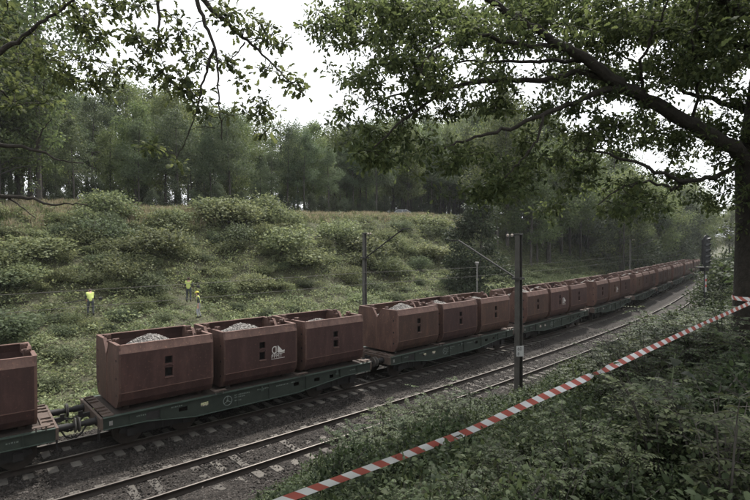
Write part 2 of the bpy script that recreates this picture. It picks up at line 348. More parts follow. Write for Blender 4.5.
# ---- leaves
def leaf_template(kind):
    if kind == 'oak':
        xs = [0, .16, .30, .44, .58, .76, 1]; wd = [.02, .17, .11, .26, .17, .29, .05]; zz = [0, .04, .07, .08, .07, .03, -.08]
    elif kind == 'oval':
        xs = [0, .3, .65, 1]; wd = [.02, .24, .22, .01]; zz = [0, .06, .05, -.05]
    elif kind == 'broad':
        xs = [0, .18, .45, .75, 1]; wd = [.03, .34, .40, .24, .01]; zz = [0, .06, .09, .03, -.12]
    elif kind == 'wblade':
        xs = [0, .35, .7, 1]; wd = [.026, .028, .020, .002]; zz = [0, .0, -.05, -.2]
    elif kind == 'blade':
        xs = [0, .35, .7, 1]; wd = [.010, .011, .008, .001]; zz = [0, .0, -.05, -.2]
    else:  # diamond
        V = np.array([(0, 0, 0), (.5, .33, .06), (1, 0, -.04), (.5, -.33, .06)]); return V, np.array([[0, 3, 2, 1]])
    V = []; F = []
    for i, (x, w_, z) in enumerate(zip(xs, wd, zz)):
        V += [(x, w_, z + w_ * .22), (x, -w_, z + w_ * .22)]
        if i: F.append([2 * i - 2, 2 * i - 1, 2 * i + 1, 2 * i])
    return np.array(V), np.array(F)
def leaves(C, Dr, Nn, size, kind, rg=rng, tint=None):
    """leaf meshes at base points C pointing along Dr with upward normals near Nn"""
    T, F = leaf_template(kind); n = len(C); k = len(T)
    X = Dr / (np.linalg.norm(Dr, axis=1)[:, None] + 1e-9)
    Z = Nn - X * (Nn * X).sum(1)[:, None]; Z /= np.linalg.norm(Z, axis=1)[:, None] + 1e-9
    Y = np.cross(Z, X); size = np.broadcast_to(size, (n,))
    V = C[:, None, :] + size[:, None, None] * (T[None, :, 0:1] * X[:, None, :] + T[None, :, 1:2] * Y[:, None, :] + T[None, :, 2:3] * Z[:, None, :])
    Fa = (F[None] + (np.arange(n) * k)[:, None, None]).reshape(-1, F.shape[1])
    t = rg.random(n) if tint is None else tint
    return V.reshape(-1, 3), Fa, np.repeat(t, k)
def unit(n, rg=rng):
    v = rg.normal(size=(n, 3)); return v / np.linalg.norm(v, axis=1)[:, None]
def blob_leaves(blobs, per_area, size, kind, rg, up=.5, fill=.35):
    """blobs: (cx,cy,cz,rx,ry,rz). Leaves in the outer shell of each, some inside."""
    Cs, Ds, Ns = [], [], []
    for (cx, cy_, cz, rx, ry, rz) in blobs:
        area = 4 * PI * ((rx * ry) ** 1.6 / 3 + (rx * rz) ** 1.6 / 3 + (ry * rz) ** 1.6 / 3) ** (1 / 1.6)
        n = max(6, int(area * per_area))
        u = unit(n, rg); r = np.where(rg.random(n) < fill, rg.random(n) ** .5 * .9, 1 + rg.normal(size=n) * .13)
        lump = 1 + .25 * (vnoise(u[:, 0] * 3 + cx, u[:, 1] * 3 + u[:, 2] * 2.3 + cz, 1.0, 5) - .5) * 2
        P = np.array([cx, cy_, cz]) + u * (r * lump)[:, None] * np.array([rx, ry, rz])
        d = u * .6 + unit(n, rg) * .8; d[:, 2] -= .15
        nn = u * .6 + unit(n, rg) * .6; nn[:, 2] += up
        Cs.append(P); Ds.append(d); Ns.append(nn)
    C = np.concatenate(Cs); D = np.concatenate(Ds); N = np.concatenate(Ns)
    sz = size * rg.uniform(.65, 1.3, len(C))
    return leaves(C, D, N, sz, kind, rg)

def shrub_meshes(seed, w_, h, size, kind, material, per_area, nb=9, stems=5):
    rg = np.random.default_rng(seed); blobs = []
    for i in range(nb):
        a = rg.random() * 2 * PI; r = rg.random() ** .6 * w_ * .36; t = rg.random()
        cz = h * (.25 + .5 * t) * (1 - .35 * (r / (w_ * .36 + 1e-6)) * .8); q = rg.uniform(.17, .30)
        blobs.append((r * math.cos(a), r * math.sin(a), cz, w_ * q, w_ * q, h * q * rg.uniform(.75, 1.15)))
    V, F, t = blob_leaves(blobs, per_area, size, kind, rg)
    # loose shoots sticking out of the outline
    ns = nb * 2; P, Dd, Nn = [], [], []
    mb = MB()
    for i in range(ns):
        b = blobs[i % nb]; u = unit(1, rg)[0]; u[2] = abs(u[2]) + .3; u /= np.linalg.norm(u); p0 = np.array(b[:3]); L = max(b[3], b[5]) * rg.uniform(1.15, 1.7)
        for k in range(7):
            f = .55 + .45 * k / 6; q = p0 + u * L * f; P.append(q); v = unit(1, rg)[0] + u * .6; Dd.append(v); Nn.append(np.array([0, 0, 1.]) + unit(1, rg)[0] * .5)
        mb.tube([p0, p0 + u * L * .97], [.006 + .004 * h, .003], 3, False)
    V2, F2, t2 = leaves(np.array(P), np.array(Dd), np.array(Nn), size * rg.uniform(.7, 1.2, len(P)), kind, rg)
    me = me_arrays('foliage', np.concatenate([V, V2]), np.concatenate([F, F2 + len(V)]), material, np.concatenate([t, t2]))
    for i in range(stems):
        b = blobs[i % nb]; mb.tube([(b[0] * .15, b[1] * .15, -.25), (b[0] * .6, b[1] * .6, b[2] * .55), (b[0], b[1], b[2] * 1.05)], [.02 * h ** .5 + .006, .014 * h ** .5, .006], 5, False)
    return me, mb.mesh('stem', M['bark_far'])

def tree_meshes(seed, h, style, dens_k=1.0, leafm=None):
    rg = np.random.default_rng(seed); mb = MB(); blobs = []
    lean = rg.normal(size=2) * .02 * h
    def ax(f): return np.array([lean[0] * f * f + .02 * h * math.sin(f * 4 + seed) * .3, lean[1] * f * f, h * f])
    r0 = h * (.0082 if style != 'broad' else .015)
    top = .97
    fs = np.linspace(-.03, top, 9); mb.tube([ax(f) for f in fs], [r0 * (1.25 - f * 1.15) + .012 for f in fs], 7, False)
    if style == 'pine':
        lo, n = .42, 24
    elif style == 'slim':
        lo, n = .26, 30
    elif style == 'broad':
        lo, n = .22, 34
    else:
        lo, n = .06, 40
    for i in range(n):
        f = lo + (top - lo) * (i + rg.random()) / n
        g = (f - lo) / (top - lo)
        if style == 'pine': reach = h * (.15 * (1 - g) ** .6 + .035) * rg.uniform(.55, 1.15)
        elif style == 'slim': reach = h * (.13 * math.sin(PI * min(1, .18 + g * .8)) + .03) * rg.uniform(.5, 1.15)
        elif style == 'broad': reach = h * (.25 * math.sin(PI * min(1, .2 + g * .75)) ** .8 + .03) * rg.uniform(.45, 1.1)
        else: reach = h * (.36 * (1 - g) ** .55 + .04) * rg.uniform(.55, 1.05)
        a = rg.random() * 2 * PI; b0 = ax(f - .03); up = {'pine': .12, 'slim': .35, 'broad': .4, 'bushy': -.05}[style]
        tip = b0 + np.array([math.cos(a), math.sin(a), up]) * reach
        mid = (b0 + tip) / 2 + np.array([0, 0, .06 * reach]) + rg.normal(size=3) * .06 * reach
        rr = max(.012, r0 * .35 * (1 - g * .6)); mb.tube([b0, mid, tip], [rr, rr * .7, rr * .3], 5, False)
        q = h * rg.uniform(.035, .062) * (1.25 if style in ('broad', 'bushy') else 1.0)
        blobs.append((*tip, q * 1.25, q * 1.25, q * (.75 if style == 'pine' else .95)))
        if rg.random() < .75: blobs.append((*(mid * .4 + tip * .6 + rg.normal(size=3) * q * .7), q, q, q * .7))
        if rg.random() < .4: blobs.append((*(mid + rg.normal(size=3) * q * .9), q * .8, q * .8, q * .6))
    for k in range(3): blobs.append((*(ax(top) + rg.normal(size=3) * h * .012), h * .03, h * .03, h * .05))
    if style in ('pine', 'slim'):      # dead side twigs below the crown
        for k in range(7):
            f = rg.uniform(.12, lo + .1); a = rg.random() * 2 * PI; L = h * rg.uniform(.03, .09); b0 = ax(f)
            mb.tube([b0, b0 + np.array([math.cos(a), math.sin(a), rg.uniform(-.2, .3)]) * L], [.018, .006], 3, False)
    m_ = {'pine': M['pine_leaf'], 'slim': M['broad_leaf'], 'broad': M['broad_leaf'], 'bushy': M['dark_leaf']}[style]
    dens = {'pine': 24, 'slim': 22, 'broad': 17, 'bushy': 18}[style]
    V, F, t = blob_leaves(blobs, dens_k * dens * (14 / h) ** .5, .20, 'diamond', rg, .4, .3)
    return me_arrays('crown', V, F, leafm or m_, t), mb.mesh('trunk', M['bark_far'])

# ---- scattering uncountable stuff with geometry nodes (instances of small plants)
SRC = bpy.data.collections.new('plant_sources')       # never linked to the scene
def clump_obj(seed, n, rad, h, size, kind, material, mound=True):
    rg = np.random.default_rng(seed)
    a = rg.random(n) * 2 * PI; r = rg.random(n) ** .5 * rad
    if kind in ('blade', 'wblade'):
        C = np.stack([r * np.cos(a) * .5, r * np.sin(a) * .5, np.full(n, -.04)], 1); D = np.stack([np.cos(a) * .3, np.sin(a) * .3, np.ones(n)], 1) + rg.normal(size=(n, 3)) * .16
        N = np.stack([np.cos(a), np.sin(a), np.full(n, .3)], 1) + rg.normal(size=(n, 3)) * .3; sz = h * rg.uniform(.5, 1.15, n)
    else:
        z = h * (1 - .6 * (r / rad) ** 2) * (rg.random(n) ** .5 if mound else rg.random(n))
        C = np.stack([r * np.cos(a), r * np.sin(a), z], 1); D = np.stack([np.cos(a), np.sin(a), rg.normal(size=n) * .35], 1) * .7 + unit(n, rg) * .7
        N = unit(n, rg) * .55 + np.array([0, 0, .8]); sz = size * rg.uniform(.6, 1.3, n)
    V, F, t = leaves(C, D, N, sz, kind, rg)
    o = bpy.data.objects.new('plant_clump', me_arrays('plant_clump', V, F, material, t)); return o
def scatter(name, P, scale, srcs, label, cat, tilt=None, rg=rng):
    col = bpy.data.collections.new(name + '_sources')
    for i, s_ in enumerate(srcs): s_.name = '%s_clump_%02d' % (name, i); col.objects.link(s_)
    n = len(P); me = bpy.data.meshes.new(name); me.vertices.add(n); me.vertices.foreach_set('co', np.asarray(P, np.float32).ravel())
    rot = np.zeros((n, 3), np.float32); rot[:, 2] = rg.random(n) * 2 * PI
    if tilt is not None: rot[:, 0] = rg.normal(size=n) * tilt; rot[:, 1] = rg.normal(size=n) * tilt
    a = me.attributes.new('rot', 'FLOAT_VECTOR', 'POINT'); a.data.foreach_set('vector', rot.ravel())
    a = me.attributes.new('scl', 'FLOAT', 'POINT'); a.data.foreach_set('value', np.asarray(scale, np.float32))
    a = me.attributes.new('pick', 'INT', 'POINT'); a.data.foreach_set('value', rg.integers(0, len(srcs), n).astype(np.int32))
    o = obj(name, me); tag(o, label, cat, None, 'stuff')
    g = bpy.data.node_groups.new(name, 'GeometryNodeTree'); g.interface.new_socket('Geometry', in_out='INPUT', socket_type='NodeSocketGeometry'); g.interface.new_socket('Geometry', in_out='OUTPUT', socket_type='NodeSocketGeometry')
    N = g.nodes; gi = N.new('NodeGroupInput'); go = N.new('NodeGroupOutput'); mp = N.new('GeometryNodeMeshToPoints'); ip = N.new('GeometryNodeInstanceOnPoints')
    ci = N.new('GeometryNodeCollectionInfo'); ci.inputs['Collection'].default_value = col; ci.inputs['Separate Children'].default_value = True; ci.inputs['Reset Children'].default_value = True
    def at(nm, ty):
        q = N.new('GeometryNodeInputNamedAttribute'); q.data_type = ty; q.inputs[0].default_value = nm; return q.outputs[0]
    L = g.links.new
    L(gi.outputs[0], mp.inputs[0]); L(mp.outputs[0], ip.inputs['Points']); L(ci.outputs[0], ip.inputs['Instance']); ip.inputs['Pick Instance'].default_value = True
    L(at('pick', 'INT'), ip.inputs['Instance Index']); e2r = N.new('FunctionNodeEulerToRotation'); L(at('rot', 'FLOAT_VECTOR'), e2r.inputs[0]); L(e2r.outputs[0], ip.inputs['Rotation']); L(at('scl', 'FLOAT'), ip.inputs['Scale'])
    L(ip.outputs[0], go.inputs[0])
    md = o.modifiers.new('scatter', 'NODES'); md.node_group = g
    return o

# ================================================================== THE SETTING
def axis_pts(fine0, fine1, step, outs):
    a = list(np.arange(fine0, fine1 + 1e-6, step)); lo = [fine0 - v for v in outs][::-1]; hi = [fine1 + v for v in outs]; return np.array(lo + a + hi)
gs = axis_pts(-34, 130, 1.0, [3, 8, 16, 30, 60, 110, 200, 400, 800])
ge = np.unique(np.concatenate([np.arange(-24, 50.1, .75), PE[(PE > -30) & (PE < 50)], [-800, -400, -200, -100, -60, -40, -30, 56, 64, 75, 90, 120, 170, 260, 420, 800]]))
S, E_ = np.meshgrid(gs, ge, indexing='ij'); Dm = CTR + curv(S) + E_
Z = ground(S, Dm); V = np.stack([S, Dm, Z], -1).reshape(-1, 3); na, nb_ = S.shape
ii, jj = np.meshgrid(np.arange(na - 1), np.arange(nb_ - 1), indexing='ij'); q = (ii * nb_ + jj).ravel()
g_o = obj('ground', me_arrays('ground', V, np.stack([q, q + nb_, q + nb_ + 1, q + 1], 1), M['soil'], smooth=True)); tag(g_o, kind='structure')

# ballast bed following both tracks
SB = np.concatenate([np.arange(-40, 60, .5), np.arange(60, 221, 2.0)])
prof = [(-7.6, -.62), (-6.75, -.30), (-6.3, -.20), (-5.55, -.175), (E2 - .45, -.185), (E2, -.20), (E2 + .45, -.185), (E2 + 1.3, -.18), (-2.2, -.27), (-1.35, -.18), (-.5, -.185), (0, -.2), (.5, -.185), (1.35, -.18), (1.9, -.22), (3.1, -.80)]
pe = np.interp(np.linspace(0, 1, 70), np.linspace(0, 1, len(prof)), [p[0] for p in prof]); pz = np.interp(pe, [p[0] for p in prof], [p[1] for p in prof])
V = []
for s_ in SB:
    for e_, z_ in zip(pe, pz): V.append(on_track(s_, e_, z_))
V = np.array(V); V[:, 2] += (vnoise(V[:, 0], V[:, 1], .8, 3) - .5) * .05 + (vnoise(V[:, 0], V[:, 1], .25, 4) - .5) * .03
k = len(pe); ii, jj = np.meshgrid(np.arange(len(SB) - 1), np.arange(k - 1), indexing='ij'); q = (ii * k + jj).ravel()
b_o = obj('ballast_bed', me_arrays('ballast_bed', V, np.stack([q, q + k, q + k + 1, q + 1], 1), M['ballast'], smooth=True)); tag(b_o, kind='structure')

# loose ballast stones
OCT_V = np.array([(1, 0, 0), (-1, 0, 0), (0, 1, 0), (0, -1, 0), (0, 0, 1), (0, 0, -1.)]); OCT_F = np.array([(0, 2, 4), (2, 1, 4), (1, 3, 4), (3, 0, 4), (2, 0, 5), (1, 2, 5), (3, 1, 5), (0, 3, 5)])
def stones(P, size, rg):
    n = len(P); V = OCT_V[None] * rg.uniform(.55, 1.3, (n, 6, 1)) * (size[:, None, None]) * rg.uniform(.6, 1.2, (n, 1, 3))
    V = V + rg.normal(size=(n, 6, 3)) * size[:, None, None] * .22
    a = rg.random(n) * 2 * PI; ca, sa = np.cos(a), np.sin(a); x = V[..., 0] * ca[:, None] - V[..., 1] * sa[:, None]; y = V[..., 0] * sa[:, None] + V[..., 1] * ca[:, None]
    b = rg.random(n) * 2 * PI; cb, sb = np.cos(b), np.sin(b); y2 = y * cb[:, None] - V[..., 2] * sb[:, None]; z2 = y * sb[:, None] + V[..., 2] * cb[:, None]
    V = np.stack([x, y2, z2], -1) + P[:, None]
    F = (OCT_F[None] + (np.arange(n) * 6)[:, None, None]).reshape(-1, 3)
    return V.reshape(-1, 3), F, np.repeat(rg.random(n) ** 1.4, 6)
ns = 62000
ss = -4 + 44 * rng.random(ns) ** 1.35; ee = rng.uniform(-7.3, 2.6, ns)
ss = np.where(ee > -2.2, np.minimum(ss, 30), ss)
PP = np.array([on_track(a, b, 0) for a, b in zip(ss, ee)]); PP[:, 2] = np.interp(ee, [p[0] for p in prof], [p[1] for p in prof]) + rng.uniform(-.012, .018, ns)
for ec in (0, E2):   # keep the sleeper tops and rails mostly clear
    on = (np.abs(ee - ec) < 1.32) & (np.abs(((ss - (-.244)) / .6 + .5) % 1 - .5) * .6 < .15)
    PP[on & (rng.random(ns) < (.97 if ec == 0 else .38)), 2] -= .3
    for rl in (-.75, .75): PP[np.abs(ee - ec - rl) < .09, 2] -= .3
keep = PP[:, 2] > -.5 + 0 * ee; keep |= ee > 2; PP = PP[keep]
Vs, Fs, ts = stones(PP, rng.uniform(.022, .05, len(PP)), rng)
tag(obj('ballast_stones', me_arrays('ballast_stones', Vs, Fs, M['stone'], ts)), 'loose grey brown crushed stones covering the track bed', 'gravel', None, 'stuff')

# railway tracks: rails, sleepers
RP = [(-.075, -.172), (.075, -.172), (.075, -.160), (.014, -.135), (.010, -.05), (.036, -.036), (.036, -.006), (.028, 0), (-.028, 0), (-.036, -.006), (-.036, -.036), (-.010, -.05), (-.014, -.135), (-.075, -.160)]
def rail_mesh(e0):
    SR = np.concatenate([np.arange(-40, 70, 1.0), np.arange(70, 221, 3.0)]); n = len(RP); V = []
    for s_ in SR:
        for y_, z_ in RP: V.append(on_track(s_, e0 + y_, z_))
    ii, jj = np.meshgrid(np.arange(len(SR) - 1), np.arange(n), indexing='ij'); a = (ii * n + jj).ravel(); b = (ii * n + (jj + 1) % n).ravel()
    mi = np.where(np.isin(jj.ravel(), [6, 7, 8]), 1, 0)
    return me_arrays('rail', np.array(V), np.stack([a, a + n, b + n, b], 1), [M['rail'], M['rail_head']], matidx=mi)
def sleeper_mesh():
    mb = MB(); P = []
    # concrete sleeper: lower waist, raised rail seats
    st = [(-1.3, .10, .0), (-1.28, .13, 0.012), (-.95, .13, .012), (-.40, .115, -.02), (0, .11, -.025), (.40, .115, -.02), (.95, .13, .012), (1.28, .13, .012), (1.3, .10, 0)]
    V = []; F = []
    for y, hw, dz in st: V += [(-hw - .02, y, -.36), (hw + .02, y, -.36), (hw, y, -.172 + dz), (-hw, y, -.172 + dz)]
    for i in range(len(st) - 1):
        for j in range(4): F.append([4 * i + j, 4 * i + (j + 1) % 4, 4 * i + 4 + (j + 1) % 4, 4 * i + 4 + j])
    F += [[3, 2, 1, 0], [4 * len(st) - 4 + j for j in range(4)]]
    mb.add(V, F)
    return mb.mesh('sleeper', M['sleeper'])
slm = sleeper_mesh(); sld = slm.copy(); sld.materials.clear(); sld.materials.append(M['sleeper_dirty'])
for nm, e0, lab in (('railway_track', 0.0, 'far railway track with pale concrete sleepers beneath the loaded train'), ('railway_track', E2, 'empty near railway track with dark rusty rails beside the train')):
    t = empty(nm, on_track(0, e0, 0), 0, lab, 'railway track', 'parallel railway tracks'); base = on_track(0, e0, 0)
    for rl in (-.75, .75):
        r_ = obj('rail', rail_mesh(e0 + rl), t); r_.location = -Vector(base)
    far = MB()
    for i in range(-14, 190):
        s_ = -.244 + .6 * i + (0 if e0 == 0 else .22)
        p = on_track(s_, e0, 0); a = heading(s_)
        if i < 125:
            o = obj('sleeper', slm if e0 == 0 else sld, t); o.location = Vector(p - base) + Vector((0, 0, random.uniform(-.006, .006))); o.rotation_euler = (0, 0, a + random.uniform(-.012, .012))
        else:
            far.box(p - base + np.array([0, 0, -.26]), (.26, 2.6, .2), a)
    fo = far.build('distant_sleepers', M['sleeper'], t); fo['kind'] = 'stuff'

# ================================================================== THE TRAIN
CL, CPITCH, WP, S0 = 3.09, 3.4935, 12.19, 3.835
FH = 5.47                       # half length of a wagon frame
def make_wagon():
    t = empty('flat_wagon')
    # fish-bellied side sills, slots cut right through the web
    top, b_end, b_mid = 1.14, .80, .56
    bx_ = [-FH, -4.2, -2.6, 1.6, 4.0, FH]; bz_ = [b_end, b_end - .02, b_mid, b_mid, b_end, b_end]
    slots = {-1: [(-3.0, .30), (-2.25, .28), (1.55, .26), (2.55, .26), (3.3, .20)], 1: [(-2.8, .3), (2.4, .3)]}
    for side in (-1, 1):
        y = side * 1.33; mb = MB()
        cuts = sorted(set(bx_ + [v for c, w_ in slots[side] for v in (c - w_ / 2, c + w_ / 2)]))
        for a, b in zip(cuts[:-1], cuts[1:]):
            za, zb = np.interp([a, b], bx_, bz_)
            hole = any(c - w_ / 2 - 1e-6 <= a and b <= c + w_ / 2 + 1e-6 for c, w_ in slots[side])
            segs = [(za, zb, .83, .83), (.97, .97, top, top)] if hole else [(za, zb, top, top)]
            if hole and za > .83: segs = [(za, zb, top, top)]
            for p, q_, r_, s_ in segs: mb.prism([(a, p), (b, q_), (b, s_), (a, r_)], 'y', y - .008, y + .008)
        web = mb.build('side_sill', M['green'], t)
        fl = MB(); fl.box((0, y, top + .012), (2 * FH, .16, .024)); fl.build('top_flange', M['green_edge'], web)
        lo = MB()
        for (a, za), (b, zb) in zip(zip(bx_[:-1], bz_[:-1]), zip(bx_[1:], bz_[1:])): lo.prism([(a, za - .018), (b, zb - .018), (b, zb), (a, za)], 'y', y - .07, y + .07)
        lo.build('bottom_flange', M['green_edge'], web)
        for x in (-4.7, -3.75, -1.0, .3, 2.0, 3.75, 4.7):
            rb = MB(); z0 = float(np.interp(x, bx_, bz_)); rb.prism([(x - .012, z0), (x + .012, z0), (x + .012, top), (x - .012, top)], 'y', y + (.01 if side > 0 else -.055), y + (.055 if side > 0 else -.01)); rb.build('stiffener', M['green'], web)
    d = MB(); d.box((0, 0, 1.150), (2 * FH - .3, 2.46, .05)); d.build('deck', M['deck'], t)
    for x in (-3.49 - 1.75, -1.747, 1.747, 3.49 + 1.75):
        c = MB(); c.box((x, 0, 1.1745 + .012), (.16, 2.5, .05)); c.build('cross_bearer', M['headstock'], t)
    for sx in (-1, 1):
        h = MB(); h.box((sx * (FH + .045), 0, .98), (.08, 2.72, .36), bev=.012); hs_ = h.build('headstock', M['headstock'], t)
        pl = MB(); pl.box((sx * (FH - .16), 0, 1.185), (.30, 2.62, .03)); pl.build('end_plate', M['headstock'], hs_)
        for y in (-1.1, -.75, -.4, .4, .75, 1.1):
            g = MB(); g.box((sx * (FH - .13), y, 1.225), (.26, .07, .06)); g.build('lashing_ring', M['headstock'], hs_)
        for y in (-.875, .875):
            b = MB(); x0 = FH + .06
            b.tube([(sx * x0, y, .98), (sx * (x0 + .05), y, .98), (sx * (x0 + .06), y, .98), (sx * (x0 + .34), y, .98)], [.15, .15, .105, .105], 14)
            b.tube([(sx * (x0 + .33), y, .98), (sx * (x0 + .50), y, .98)], .082, 14)
            bo = b.build('buffer', M['black_steel'], t, True)
            hd = MB(); hd.tube([(sx * (x0 + .49), y, .98), (sx * (x0 + .52), y, .98), (sx * (x0 + .545), y, .98)], [.225, .225, .17], 18); hd.build('buffer_head', M['grey_steel'], bo, True)
        k = MB(); k.box((sx * (FH + .20), 0, .98), (.26, .10, .14)); k.box((sx * (FH + .35), 0, 1.03), (.12, .08, .20)); k.tube([(sx * (FH + .30), 0, 1.02), (sx * (FH + .62), 0, .93)], .03, 8)
        k.tube([(sx * (FH + .45), -.14, .95), (sx * (FH + .45), .14, .95)], .035, 8); k.build('coupling', M['black_steel'], t)
        for y in (-.32, .38):
            pts = [(sx * (FH + .06), y, .86), (sx * (FH + .22), y * 1.02, .80), (sx * (FH + .38), y * 1.04, .52), (sx * (FH + .55), y * 1.05, .42), (sx * (FH + .68), y * 1.05, .50)]
            hz = MB(); hz.tube(pts, .028, 6); hz.build('brake_hose', M['black_steel'], t, True)
        sb = MB(); sb.tube([(sx * (FH + .06), -1.2, .80), (sx * (FH + .07), -1.2, .42), (sx * (FH + .07), -1.0, .40), (sx * (FH + .06), -1.0, .80)], .016, 6); sb.build('shunter_step', M['black_steel'], t)
    c = MB(); c.box((0, 0, .86), (2 * FH - .2, .45, .5)); c.build('centre_beam', M['black_steel'], t)
    for sx in (-1, 1):
        bg_ = MB(); xb = sx * 3.7
        for y in (-1.0, 1.0):
            bg_.prism([(xb - 1.25, .46), (xb - .75, .34), (xb + .75, .34), (xb + 1.25, .46), (xb + 1.2, .60), (xb + .5, .70), (xb - .5, .70), (xb - 1.2, .60)], 'y', y - .04, y + .04)
            for dx in (-.9, .9): bg_.box((xb + dx, y * 1.08, .46), (.26, .14, .26), bev=.03)
            for dx in (-.14, .14): bg_.tube([(xb + dx, y, .34), (xb + dx, y, .62)], .07, 8)
        bg_.box((xb, 0, .66), (.5, 2.2, .16)); bog = bg_.build('bogie', M['black_steel'], t)
        for dx in (-.9, .9):
            for y in (-.75, .75):
                wh = MB(); o_ = math.copysign(1, y)
                wh.tube([(xb + dx, y - o_ * .045, .46), (xb + dx, y - o_ * .04, .46), (xb + dx, y - o_ * .015, .46), (xb + dx, y - o_ * .012, .46), (xb + dx, y + o_ * .08, .46), (xb + dx, y + o_ * .085, .46)], [.44, .488, .488, .462, .455, .36], 24); wh.build('wheel', M['rail'], bog, True)
            axl = MB(); axl.tube([(xb + dx, -.7, .46), (xb + dx, .7, .46)], .08, 10); axl.build('axle', M['black_steel'], bog)
    # step plates at the joints between containers, on the near sill
    for x in (-1.747 + .02, 1.747 + .02, FH - .35):
        for side in (-1, 1):
            p = MB(); p.box((x, side * 1.42, 1.31), (.44, .17, .022)); so_ = p.build('step_plate', M['headstock'], t)
            st = MB()
            for dx in (-.12, .12): st.box((x + dx, side * 1.405, 1.235), (.035, .05, .14))
            st.build('bracket', M['grey_steel'], so_)
    # handbrake wheel on the near sill
    hw = MB(); n = 20; hx, hy, hz_ = -1.42, -1.405, .86; ring = [(hx + .165 * math.cos(2 * PI * i / n), hy, hz_ + .165 * math.sin(2 * PI * i / n)) for i in range(n + 1)]
    hw.tube(ring, .014, 6, False)
    for a in (90, 210, 330): hw.tube([(hx, hy, hz_), (hx + .165 * math.cos(math.radians(a)), hy, hz_ + .165 * math.sin(math.radians(a)))], .012, 6)
    hw.tube([(hx, hy + .065, hz_), (hx, hy - .015, hz_)], .03, 8); hw.build('handbrake_wheel', M['faded_paint'], t)
    # worn stencilled lines beside the wheel, too faint to read
    for x0, z0, L in ((-1.12, .98, .62), (-1.12, .90, .40), (-1.12, .78, .24), (.62, .99, .55), (-4.5, .99, .34), (-3.4, 1.03, .34), (4.3, .98, .28), (1.3, 1.0, .12), (-.2, 1.0, .5)):
        mk = MB(); x = x0
        while x < x0 + L:
            l_ = random.choice((.03, .045, .05)); mk.box((x + l_ / 2, -1.3405, z0 + random.uniform(-.004, .004)), (l_, .003, .042)); x += l_ + .022
        mk.build('stencil_mark', M['faded_paint'], t)
    tb = MB(); tb.box((-4.0, -1.345, .93), (.42, .012, .24)); tb.build('card_holder', M['black_steel'], t)
    pl = MB(); pl.box((-5.25, -1.344, .95), (.10, .008, .14)); pl.build('data_plate', M['light_steel'], t)
    for x in (-.02, 3.55):
        hk = MB(); hk.box((x, -1.39, 1.02), (.05, .06, .16), bev=.008); hk.box((x, -1.40, .96), (.12, .05, .04)); hk.build('rope_hook', M['green_edge'], t)
    return t

